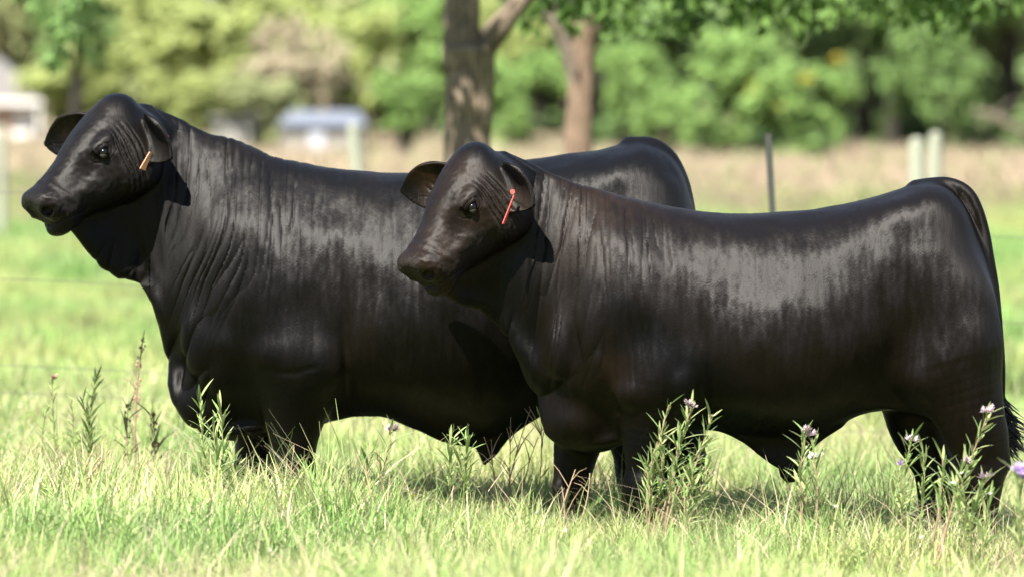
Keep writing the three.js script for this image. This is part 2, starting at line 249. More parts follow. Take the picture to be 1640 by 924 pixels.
  grad(x, y, z, L, e, o) {
    const a = this.ev(x + e, y - e, z - e, L), b = this.ev(x - e, y - e, z + e, L), c = this.ev(x - e, y + e, z - e, L), d = this.ev(x + e, y + e, z + e, L);
    o[0] = a - b - c + d; o[1] = -a - b + c + d; o[2] = -a + b - c + d; const l = Math.hypot(o[0], o[1], o[2]) || 1; o[0] /= l; o[1] /= l; o[2] /= l; return l / (4 * e);
  }
  skin(lo, hi, h, relief, paint, lie, axisY) {                   // mesh, settle on the surface, add the folds, colour, uv
    const { P, I, lists } = this.mesh(lo, hi, h), n = P.length / 3, N = new Float32Array(n * 3), C = new Float32Array(n * 3), U = new Float32Array(n * 2), g = [0, 0, 0];
    for (let i = 0; i < n; i++) {
      let x = P[3 * i], y = P[3 * i + 1], z = P[3 * i + 2]; const L = lists[i];
      for (let it = 0; it < 2; it++) { const l = this.grad(x, y, z, L, 0.002, g), d = clamp(this.ev(x, y, z, L) / Math.max(l, 0.3), -h, h) * 0.8; x -= g[0] * d; y -= g[1] * d; z -= g[2] * d; }
      this.grad(x, y, z, L, 0.003, g);
      const w0 = relief(x, y, z, g), e = 0.0022, wx = (relief(x + e, y, z, g) - w0) / e, wy = (relief(x, y + e, z, g) - w0) / e, wz = (relief(x, y, z + e, g) - w0) / e, dn = wx * g[0] + wy * g[1] + wz * g[2];
      let nx = g[0] - (wx - dn * g[0]), ny = g[1] - (wy - dn * g[1]), nz = g[2] - (wz - dn * g[2]), l = Math.hypot(nx, ny, nz) || 1; nx /= l; ny /= l; nz /= l;
      // the coat does not lie evenly: locks of hair stand up or lie down a little more than their neighbours
      const lay = lie(x, y, z); nx += lay * nx * ny; nz += lay * nz * ny; ny += lay * (ny * ny - 1); l = Math.hypot(nx, ny, nz) || 1;
      const wd = w0 * 0.55; P[3 * i] = x + g[0] * wd; P[3 * i + 1] = y + g[1] * wd; P[3 * i + 2] = z + g[2] * wd;
      N[3 * i] = nx / l; N[3 * i + 1] = ny / l; N[3 * i + 2] = nz / l;
      const c = paint(x, y, z, g); C[3 * i] = c[0]; C[3 * i + 1] = c[1]; C[3 * i + 2] = c[2];
      U[2 * i] = x / 0.62; U[2 * i + 1] = Math.atan2(Math.abs(z), y - axisY) * 0.42 / 0.62;
    }
    const G = new THREE.BufferGeometry();
    G.setAttribute('position', new THREE.BufferAttribute(P, 3)); G.setAttribute('normal', new THREE.BufferAttribute(N, 3)); G.setAttribute('color', new THREE.BufferAttribute(C, 3)); G.setAttribute('uv', new THREE.BufferAttribute(U, 2)); G.setIndex(I);
    return G;
  }
}
// a short glossy coat: fine hair clumps lying down the side
function coatTexture() {
  const n = 512, d = new Uint8Array(n * n * 4), R = rng(5), A = new Float32Array(n * n), T = 2 * Math.PI;
  const stroke = (count, l0, l1, w0, w1, amp, fan) => {     // single clumps of hair, each a short stroke
    for (let s = 0; s < count; s++) {
      let x = R() * n, y = R() * n; const len = l0 + R() * (l1 - l0), a = Math.PI / 2 + (R() - 0.5) * fan, dx = Math.cos(a), dy = Math.sin(a), v = (R() - 0.5) * amp, w = w0 + R() * (w1 - w0), rise = R() < 0.5 ? 1 : -1, m = Math.ceil(w * 1.6);
      for (let q = 0; q < len; q++) { const t = q / len, f = Math.sin(t * Math.PI) * v * (1 + 0.8 * rise * (t - 0.5)); for (let o = -m; o <= m; o++) { const i = ((y | 0) % n + n) % n * n + (((x + o) | 0) % n + n) % n; A[i] += f * Math.exp(-o * o / w / w); } x += dx; y += dy; }
    }
  };
  stroke(60000, 5, 14, 0.5, 1.2, 1.0, 0.6);
  for (let i = 0; i < n * n; i++) { const v = clamp(128 + A[i] * 38, 0, 255); d[4 * i] = d[4 * i + 1] = d[4 * i + 2] = v; d[4 * i + 3] = 255; }
  const t = new THREE.DataTexture(d, n, n); t.wrapS = t.wrapT = THREE.RepeatWrapping; t.magFilter = THREE.LinearFilter; t.minFilter = THREE.LinearMipmapLinearFilter; t.generateMipmaps = true; t.needsUpdate = true; return t;
}
const coat = new THREE.MeshPhysicalMaterial({ vertexColors: true, roughness: 0.56, specularIntensity: 0.37, anisotropy: 0.66, specularColor: new THREE.Color(1, 0.98, 0.96), bumpMap: coatTexture(), bumpScale: 0.0022 });
const hoofMat = std(0.003, 0.0028, 0.0025, 0.95), eyeMat = new THREE.MeshPhysicalMaterial({ roughness: 0.12 }); eyeMat.color.setRGB(0.001, 0.0008, 0.0008);
const whiteEye = std(0.035, 0.03, 0.03, 0.12), hairMat = std(0.012, 0.01, 0.009, 0.5);

function headFrame(poll, pitch, yaw, roll) {                // forward along the face, up out of the forehead, out to the near side
  const p = pitch * Math.PI / 180, w = yaw * Math.PI / 180, fh = V(-Math.cos(w), 0, Math.sin(w)), side = V(Math.sin(w), 0, Math.cos(w));
  const X = fh.clone().multiplyScalar(Math.cos(p)).addScaledVector(UP, -Math.sin(p)), Y = UP.clone().multiplyScalar(Math.cos(p)).addScaledVector(fh, Math.sin(p));
  const r = roll * Math.PI / 180, Y2 = Y.clone().multiplyScalar(Math.cos(r)).addScaledVector(side, Math.sin(r)), Z2 = side.clone().multiplyScalar(Math.cos(r)).addScaledVector(Y, -Math.sin(r));
  return { M: [X, Y2, Z2], o: poll, fh, side };
}
function addHead(F, H, hs, ears) {
  const { M, o } = H, hl = hs * H.ls, W = (s, y, z) => [0, 1, 2].map(i => o[i] + hs * (s * H.ls * M[0].getComponent(i) + y * M[1].getComponent(i) + z * M[2].getComponent(i)));
  const S = rows => rows.map(r => [r[0] * hl, r[1] * hs, r[2] * hs, r[3] * hs, r[4], r[5]]);
  F.loft(S([[-0.12, -0.12, -0.25, 0.075, 0.3, 0.2], [-0.07, -0.06, -0.27, 0.10, 0.3, 0.2], [0, 0.006, -0.30, 0.132, 0.42, 0.2], [0.06, 0.032, -0.325, 0.152, 0.34, 0.2], [0.13, 0.040, -0.338, 0.162, 0.26, 0.22], [0.21, 0.032, -0.332, 0.156, 0.22, 0.24], [0.29, 0.010, -0.305, 0.140, 0.22, 0.22],
    [0.37, -0.016, -0.278, 0.125, 0.24, 0.2], [0.45, -0.034, -0.255, 0.117, 0.22, 0.18], [0.51, -0.042, -0.246, 0.117, 0.18, 0.16], [0.57, -0.046, -0.240, 0.118, 0.16, 0.16], [0.64, -0.056, -0.23, 0.114, 0.16, 0.16]]), 0.05,
    { pow: 2.9, M, o, front: (x, y, z) => (x - hl * 0.592 - 0.2 * (y + 0.13 * hs) + 2.2 * z * z) * 0.93 });
  const B = (s, y, z, r, k, opt = {}) => { for (const q of z ? [1, -1] : [1]) F.blob(W(s, y, q * z), r.map((v, i) => v * (i ? hs : hl)), 0, k, { sym: 0, M, ...opt }); };
  B(0.02, -0.015, 0, [0.085, 0.06, 0.085], 0.08);             // poll
  B(0.205, -0.040, 0.126, [0.062, 0.024, 0.028], 0.035);        // brow
  B(0.13, -0.22, 0.12, [0.10, 0.095, 0.045], 0.06);        // cheek
  B(0.34, -0.14, 0.09, [0.10, 0.02, 0.024], 0.05);         // facial crest
  B(0.56, -0.118, 0.07, [0.05, 0.058, 0.048], 0.03);     // nostril wing
  B(0.53, -0.235, 0, [0.07, 0.03, 0.075], 0.05);            // chin
  B(0.235, -0.062, 0.139, [0.038, 0.026, 0.016], 0.022);    // lids
  B(0.238, -0.070, 0.166, [0.026, 0.0098, 0.02], 0.010, { sub: 1 });
  B(0.600, -0.125, 0.092, [0.034, 0.021, 0.026], 0.012, { sub: 1 });
  B(0.37, -0.085, 0.136, [0.08, 0.03, 0.02], 0.05, { sub: 1 });   // hollow beside the nose
  for (const e of ears) {                                   // cupped leaf of skin
    const e1 = e.dir.clone().normalize(), e3 = e.face.clone().addScaledVector(e1, -e.face.dot(e1)).normalize(), e2 = V().crossVectors(e3, e1), b = W(...e.base), len = e.len, wid = e.wid;
    F.custom((x, y, z) => {
      const px = x - b[0], py = y - b[1], pz = z - b[2], u = (px * e1.x + py * e1.y + pz * e1.z) / len, v = px * e2.x + py * e2.y + pz * e2.z, n = px * e3.x + py * e3.y + pz * e3.z;
      const uc = clamp(u, 0, 1), w = 0.004 + wid * Math.pow(Math.sin(Math.PI * (0.13 + 0.87 * uc)), 0.75), cup = -e.cup * (1 - uc * 0.55) * (1 - Math.min(1.2, (v / wid) * (v / wid))) + e.bend * uc * uc;
      const du = u < 0 ? -u * len : u > 1 ? (u - 1) * len : 0, dv = Math.max(0, Math.abs(v) - w), t = 0.009 + 0.008 * (1 - uc) ;
      return (Math.hypot(du, dv, Math.abs(n - cup)) - t) * 0.75;
    }, 0.018, b, len + wid, 0, 0);
  }
  return W;
}
function toHead(H, hs, x, y, z) { const px = x - H.o[0], py = y - H.o[1], pz = z - H.o[2], M = H.M; return [(px * M[0].x + py * M[0].y + pz * M[0].z) / (hs * H.ls), (px * M[1].x + py * M[1].y + pz * M[1].z) / hs, (px * M[2].x + py * M[2].y + pz * M[2].z) / hs]; }
function headRelief(s, y, z) {                              // lips, nose creases, lids, cheek folds
  const a = Math.abs(z); let w = 0;
  const ym = -0.198 - 0.03 * sstep(0.56, 0.42, s);
  w -= 0.007 * Math.exp(-Math.pow((y - ym) / 0.006, 2)) * sstep(0.41, 0.45, s);
  w += 0.002 * noise(s * 55, y * 55, z * 55) * sstep(0.47, 0.56, s);
  const r = Math.hypot((s - 0.237) / 0.034, (y + 0.067) / 0.022);
  w -= 0.0022 * (Math.exp(-Math.pow((r - 1.3) / 0.14, 2)) + 0.8 * (y < -0.067 ? 1 : 0.2) * Math.exp(-Math.pow((r - 1.8) / 0.16, 2))) * sstep(0.06, 0.09, a);
  const f = s + 0.30 * (y + 0.1) + 0.012 * noise(s * 9, y * 9, 2);
  w -= 0.007 * (Math.exp(-Math.pow((f - 0.155) / 0.006, 2)) + 0.8 * Math.exp(-Math.pow((f - 0.13) / 0.005, 2)) + 0.7 * Math.exp(-Math.pow((f - 0.178) / 0.005, 2)) + 0.7 * Math.exp(-Math.pow((f - 0.1) / 0.006, 2)) + 0.6 * Math.exp(-Math.pow((f - 0.07) / 0.006, 2))) * sstep(-0.32, -0.2, y) * sstep(-0.01, -0.06, y) * sstep(0.05, 0.09, a);
  w += 0.0035 * noise(s * 16, y * 16, z * 16) + 0.0012 * noise(s * 45, y * 45, z * 45);
  w += 0.003 * Math.exp(-Math.pow((s - 0.485 - 0.2 * (y + 0.1)) / 0.014, 2)) * sstep(-0.17, -0.13, y);
  return w;
}
function bullThing(cfg) {
  const S = FOCAL / cfg.depth, x0 = (cfg.px0 - 820) / S, gy = ground(x0, -cfg.depth), X = px => (px - cfg.px0) / S, Y = py => EYE - gy - (py - HORIZON) / S;
  const p = (px, py, z = 0) => [X(px), Y(py), z];
  const F = new Field(); cfg.build(F, X, Y, p);
  const H = headFrame(p(...cfg.poll), cfg.pitch, cfg.yaw, cfg.roll); H.ls = cfg.ls; const W = addHead(F, H, cfg.hs, cfg.ears(H));
  const relief = (x, y, z, g) => {
    const [s, hy, hz] = toHead(H, cfg.hs, x, y, z), inHead = sstep(0.02, 0.10, s) * sstep(-0.36, -0.30, hy);
    let w = 0; if (inHead > 0) w += inHead * headRelief(s, hy, hz); if (inHead < 1) w += (1 - inHead) * cfg.relief(x * S + cfg.px0, HORIZON + (EYE - gy - y) * S, z, x, y);
    return w;
  };
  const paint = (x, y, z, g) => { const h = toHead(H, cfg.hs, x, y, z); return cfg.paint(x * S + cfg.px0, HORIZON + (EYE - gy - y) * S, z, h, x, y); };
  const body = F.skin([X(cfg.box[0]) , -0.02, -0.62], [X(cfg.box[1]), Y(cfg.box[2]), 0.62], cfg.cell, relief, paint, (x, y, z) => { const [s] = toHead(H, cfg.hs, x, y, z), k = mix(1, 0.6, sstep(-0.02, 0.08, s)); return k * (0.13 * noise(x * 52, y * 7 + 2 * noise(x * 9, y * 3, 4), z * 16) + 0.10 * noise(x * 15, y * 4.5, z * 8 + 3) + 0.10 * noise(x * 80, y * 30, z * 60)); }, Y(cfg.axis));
  const t = thing('bull', cfg.label, 'bull', V(x0, gy, -cfg.depth)); 
  part('body', body, coat, t);
  for (const q of [1, -1]) {                                // eyes
    const c = W(0.239, -0.0715, q * 0.1455), e = part('eye', new THREE.SphereGeometry(0.019 * cfg.hs, 20, 14), eyeMat, t); e.position.set(...c);
    const w = part('sclera', new THREE.SphereGeometry(0.0158 * cfg.hs, 16, 12), whiteEye, e); w.position.set(...W(0.2455, -0.0775, q * 0.147)).sub(e.position);
  }
  cfg.extra?.(t, H, W, p, X, Y); console.log(cfg.label, body.index.count / 3, 'triangles');
  return t;
}
function earTag(t, H, W, ear, u, color, tagColor, parts) {   // moulded ear tags: a round stud through the ear and a blade that hangs from it
  const e1 = ear.dir.clone().normalize(), e3 = ear.face.clone().addScaledVector(e1, -ear.face.dot(e1)).normalize(), c = V(...W(...ear.base)).addScaledVector(e1, ear.len * u), m = std(...color, 0.45), mt = std(...tagColor, 0.5);
  for (const [off, px, py, rot, w, h] of parts) {
    const q = c.clone().addScaledVector(e3, off), g = h ? new THREE.BoxGeometry(w, h, 0.003) : new THREE.CylinderGeometry(w * 0.8, w * 0.8, 0.004, 16);
    if (h) { const a = g.attributes.position; for (let i = 0; i < a.count; i++) if (a.getY(i) > 0) a.setX(i, a.getX(i) * 0.45); }
    const o = part(h ? 'ear_tag' : 'tag_button', g, h ? mt : m, t); o.position.copy(q).add(V(px, py, 0.012));
    if (h) o.rotation.set(0, rot[1], rot[0], 'ZYX'); else o.rotation.set(Math.PI / 2, 0, rot[0]);
  }
}
function cloven(t, c, r) {                                  // two claws
  for (const q of [-1, 1]) { const g = new THREE.SphereGeometry(1, 14, 10); g.scale(r * 1.15, r * 0.95, r * 0.5); const m = part('hoof', g, hoofMat, t); m.position.set(c[0] - r * 0.25, c[1], c[2] + q * r * 0.46); m.rotation.y = q * 0.08; }
}
function switchHair(t, pts, n, len, seed, drift) {          // the tuft at the end of a tail, strand by strand in one part
  const R = rng(seed), gs = [];
  for (let i = 0; i < n; i++) {
    const f = R(), a = pts[0].clone().lerp(pts[1], f), L = len * (0.5 + 0.5 * R()), sx = (R() - 0.5) * 0.05, sz = (R() - 0.5) * 0.05, cx = drift * (0.25 + R()), w = (R() - 0.3) * 0.05, P = [];
    for (let k = 0; k < 6; k++) { const u = k / 5; P.push(V(a.x + sx * u + cx * u * u + w * Math.sin(u * 4 + i) * u, a.y - L * u * (1 - 0.25 * u * Math.abs(cx) * 4), a.z + sz * u + 0.02 * Math.sin(i * 3 + u * 5) * u)); }
    gs.push(tube(P, [0.004, 0.0045, 0.004, 0.003, 0.0022, 0.0008], 4, false));
  }
  return part('tail_switch', mergeGeometries(gs), hairMat, t);
}
const folds = (u, v, w) => { const r = 1 - Math.abs(noise(u, v, w)) * 2.3; return r > 0 ? -r * r * r : 0; };   // narrow creases between broad rolls of skin

// --- the near, younger bull
const frontBull = {
  label: 'brown-tinged black young bull standing nearer the camera with red ear tags', depth: 19.0, px0: 1120, poll: [757, 249, 0.10], pitch: 47.5, yaw: 31, roll: 0, ls: 0.86, hs: 0.97, cell: 0.0065, box: [612, 1660, 205], axis: 510,
  ears: H => [
    { base: [0.035, -0.08, 0.125], dir: H.side.clone().multiplyScalar(0.72).addScaledVector(UP, -0.52).addScaledVector(H.fh, -0.3), face: H.fh.clone().addScaledVector(UP, 0.15).addScaledVector(H.side, -0.15), len: 0.20, wid: 0.078, cup: 0.045, bend: 0.02 },
    { base: [0.09, -0.06, -0.125], dir: H.side.clone().multiplyScalar(-0.85).addScaledVector(UP, -0.2).addScaledVector(H.fh, 0.62), face: H.fh.clone().addScaledVector(UP, -0.15).addScaledVector(H.side, 1.0), len: 0.235, wid: 0.074, cup: 0.034, bend: -0.015 }],
  build(F, X, Y, p) {
    const row = (px, t, b, hw, nu, nd) => [X(px), Y(t), Y(b), hw, nu, nd];
    const rump = lut([[Y(880), X(1590)], [Y(640), X(1594)], [Y(600), X(1598)], [Y(536), X(1599)], [Y(471), X(1594)], [Y(435), X(1586)], [Y(396), X(1574)], [Y(360), X(1558)], [Y(320), X(1535)], [Y(285), X(1500)], [Y(255), X(1450)]]);
    F.loft([row(740, 262, 440, 0.085, 0.3, 0.4), row(795, 244, 500, 0.095, 0.3, 0.4), row(840, 256, 560, 0.10, 0.35, 0.45), row(880, 276, 620, 0.14, 0.42, 0.45), row(920, 291, 665, 0.21, 0.45, 0.4), row(960, 302, 695, 0.265, 0.45, 0.35), row(1000, 315, 702, 0.29, 0.4, 0.3),
      row(1060, 329, 697, 0.315, 0.32, 0.25), row(1130, 340, 690, 0.335, 0.25, 0.25), row(1200, 342, 697, 0.36, 0.2, 0.25), row(1260, 339, 700, 0.372, 0.2, 0.25), row(1320, 333, 690, 0.37, 0.22, 0.25), row(1380, 321, 662, 0.345, 0.22, 0.3),
      row(1440, 305, 640, 0.32, 0.25, 0.3), row(1500, 289, 630, 0.31, 0.35, 0.25), row(1560, 288, 630, 0.28, 0.4, 0.2), row(1640, 296, 630, 0.25, 0.4, 0.2)], 0.02,
      { pow: 2.25, rear: (x, y, z) => (x - rump(0, y) + 1.5 * z * z) * 0.95 });
    // skin of throat, neck and brisket
    F.flap([p(680, 452), p(700, 461), p(720, 476), p(743, 487), p(772, 488), p(792, 505), p(822, 540), p(838, 575), p(852, 613), p(866, 648), p(880, 690), p(905, 712), p(936, 722), p(975, 716), p(1010, 690), p(1000, 600), p(920, 480), p(850, 400), p(760, 400)], 0.045, 0.035, 0.1, { wave: (x, y) => 0.02 * Math.sin(y * 19 + x * 8) + 0.5 * Math.max(0, X(800) - x) });
    F.blob(p(930, 672, 0.06), [0.10, 0.08, 0.07], -20, 0.1);
    F.blob(p(972, 702, 0.05), [0.085, 0.03, 0.06], 12, 0.04);
    // shoulder, point of shoulder, upper arm
    F.blob(p(1010, 490, 0.05), [0.20, 0.33, 0.25], 12, 0.12);
    F.blob(p(935, 565, 0.155), [0.13, 0.13, 0.10], 20, 0.13);
    F.blob(p(1050, 590, 0.24), [0.13, 0.115, 0.08], -25, 0.08);
    F.blob(p(1018, 624, 0.27), [0.07, 0.055, 0.055], 0, 0.05); F.blob(p(1088, 612, 0.295), [0.045, 0.06, 0.045], 0, 0.03); F.blob(p(950, 565, 0.215), [0.085, 0.055, 0.05], -20, 0.05);
    F.bone(p(1100, 440, 0.39), p(1128, 640, 0.385), 0.035, 0.05, 0.09, { sub: 1 });  // hollow behind the shoulder
    F.bone(p(905, 400, 0.27), p(898, 620, 0.27), 0.03, 0.05, 0.08, { sub: 1 });      // hollow before the shoulder
    F.blob(p(1235, 560, 0.2), [0.34, 0.23, 0.2], 0, 0.12);   // ribs
    F.blob(p(1455, 352, 0.16), [0.12, 0.05, 0.06], 20, 0.16);// hook
    F.blob(p(1405, 440, 0.47), [0.13, 0.14, 0.07], 0, 0.15, { sub: 1 });   // paunch hollow
    F.blob(p(1517, 510, 0.19), [0.175, 0.27, 0.15], 8, 0.08);   // round
    F.blob(p(1480, 585, 0.2), [0.13, 0.14, 0.11], -25, 0.09);// stifle
    F.flap([p(1340, 640), p(1400, 648), p(1450, 655), p(1500, 660), p(1510, 600), p(1420, 570)], 0.16, 0.05, 0.08);
    // sheath
    F.flap([p(1160, 680), p(1192, 708), p(1214, 728), p(1238, 744), p(1249, 750), p(1252, 764), p(1261, 773), p(1273, 772), p(1282, 760), p(1288, 735), p(1310, 710), p(1345, 680), p(1330, 640), p(1180, 640)], 0.036, 0.02, 0.06);
    // legs
    const leg = (q, k) => F.chain(q, k);
    const J = (px, py, z, r) => [...p(px, py, z), r];
    leg([J(1050, 600, 0.2, 0.12), J(1036, 690, 0.185, 0.092), J(1031, 745, 0.18, 0.070), J(1028, 782, 0.18, 0.080), J(1026, 826, 0.175, 0.056), J(1024, 855, 0.175, 0.06)], 0.1);
    leg([J(960, 610, -0.2, 0.12), J(930, 700, -0.185, 0.096), J(918, 770, -0.18, 0.072), J(916, 792, -0.18, 0.076), J(914, 830, -0.175, 0.057), J(913, 852, -0.175, 0.06)], 0.1);
    leg([J(1522, 570, 0.19, 0.17), J(1548, 660, 0.2, 0.128), J(1562, 728, 0.2, 0.092), J(1566, 760, 0.2, 0.088), J(1564, 820, 0.19, 0.066), J(1562, 872, 0.19, 0.066)], 0.09);
    F.bone(p(1590, 690, 0.2), p(1600, 738, 0.2), 0.03, 0.03, 0.05, { sym: 0 });
    leg([J(1480, 590, -0.2, 0.17), J(1478, 670, -0.2, 0.125), J(1500, 735, -0.2, 0.09), J(1510, 765, -0.2, 0.085), J(1506, 820, -0.19, 0.066), J(1504, 870, -0.19, 0.066)], 0.1);
    F.blob(p(1535, 655, 0.255), [0.05, 0.075, 0.06], 0, 0.04); F.blob(p(1470, 600, 0.265), [0.07, 0.06, 0.06], -20, 0.05); F.blob(p(1545, 545, 0.295), [0.06, 0.09, 0.06], 0, 0.06);
    F.blob(p(1520, 650, 0), [0.08, 0.07, 0.09], 0, 0.05, { sym: 0 });   // between the thighs
    // tail
    const tail = [J(1470, 304, 0, 0.034), J(1512, 298, 0, 0.036), J(1543, 308, 0.005, 0.034), J(1562, 336, 0.01, 0.031), J(1575, 376, 0.012, 0.028), J(1584, 420, 0.015, 0.026), J(1594, 480, 0.015, 0.022), J(1601, 560, 0.01, 0.018), J(1605, 640, 0.01, 0.016), J(1607, 676, 0.01, 0.014)];
    F.chain(tail, 0.03);
  },
  relief(px, py, z, x, y) {
    const a = Math.abs(z), neck = sstep(835, 870, px) * sstep(1130, 960, px) * sstep(700, 520, py) * sstep(258, 300, py), lean = px + (py - 400) * 0.20 * sstep(1000, 900, px) - (py - 400) * 0.04;
    let w = 0.0075 * neck * folds(lean * 0.034, py * 0.003, 4.2) + 0.005 * neck * folds(lean * 0.062 + 3, py * 0.0045, 9.1) + 0.003 * neck * noise(lean * 0.03, py * 0.003, 2);
    w *= 1.05 + 0.6 * noise(x * 5, y * 3, 11);
    w -= 0.014 * Math.exp(-Math.pow((px - 1122 - 0.03 * (py - 560)) / 9, 2)) * sstep(450, 540, py) * sstep(690, 650, py) + 0.004 * Math.exp(-Math.pow((py - 655 + 0.003 * (px - 1015) ** 2 + 6 * noise(px * 0.03, 1, 2)) / 6, 2)) * sstep(985, 1000, px) * sstep(1085, 1060, px) * sstep(0.05, 0.12, a);
    const mid = sstep(1000, 1090, px) * sstep(1300, 1150, px) * sstep(520, 400, py);
    w += 0.0018 * mid * folds(px * 0.05, py * 0.004, 2.1);
    const low = sstep(690, 720, px) * sstep(990, 920, px) * sstep(480, 570, py); w += 0.024 * low * folds(lean * 0.022, py * 0.005, 7.7) + 0.018 * low * noise(px * 0.02, py * 0.008, z * 6);
    w += 0.0012 * noise(x * 26, y * 5, z * 5) + 0.0005 * noise(x * 70, y * 9, z * 30) + 0.006 * noise(x * 9, y * 6, z * 9) + 0.010 * noise(x * 4, y * 4, z * 4);
    return w;
  },
  paint(px, py, z, [s, hy, hz], x, y) {
    const n = 0.5 + 0.5 * noise(x * 7, y * 4, z * 7), m = 0.5 + 0.5 * noise(x * 30, y * 8, z * 30);
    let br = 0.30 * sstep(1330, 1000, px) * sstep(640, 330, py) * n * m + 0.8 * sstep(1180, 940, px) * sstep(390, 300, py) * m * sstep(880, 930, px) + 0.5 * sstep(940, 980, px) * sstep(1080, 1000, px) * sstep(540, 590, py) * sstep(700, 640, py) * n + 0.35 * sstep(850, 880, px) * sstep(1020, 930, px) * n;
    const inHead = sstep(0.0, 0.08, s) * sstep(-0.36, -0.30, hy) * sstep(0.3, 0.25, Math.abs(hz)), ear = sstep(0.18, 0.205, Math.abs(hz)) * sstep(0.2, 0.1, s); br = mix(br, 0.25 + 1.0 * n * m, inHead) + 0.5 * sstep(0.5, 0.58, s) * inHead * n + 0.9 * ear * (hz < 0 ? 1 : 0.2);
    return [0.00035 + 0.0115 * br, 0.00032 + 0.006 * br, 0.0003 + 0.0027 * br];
  },
  extra(t, H, W, p, X, Y) {
    for (const [a, b, z] of [[1026, 866, 0.175], [913, 862, -0.175], [1562, 884, 0.19], [1504, 880, -0.19]]) { const c = p(a, b, z); cloven(t, [c[0], Math.max(0.045, c[1] * 0 + 0.045 + ground(t.position.x + c[0], t.position.z + z) - t.position.y), z], 0.068); }
    earTag(t, H, W, frontBull.ears(H)[0], 0.62, [0.62, 0.07, 0.06], [0.62, 0.08, 0.07], [[0.03, -0.006, 0.012, [0], 0.011], [0.0, 0.035, 0.02, [0], 0.009], [0.03, -0.02, -0.055, [-0.36, 1.25], 0.024, 0.115]]);
    const a = p(1604, 620, 0.01), b = p(1607, 684, 0.01);
    switchHair(t, [V(...a), V(...b)], 170, 0.17, 3, 0.07);
  },
};
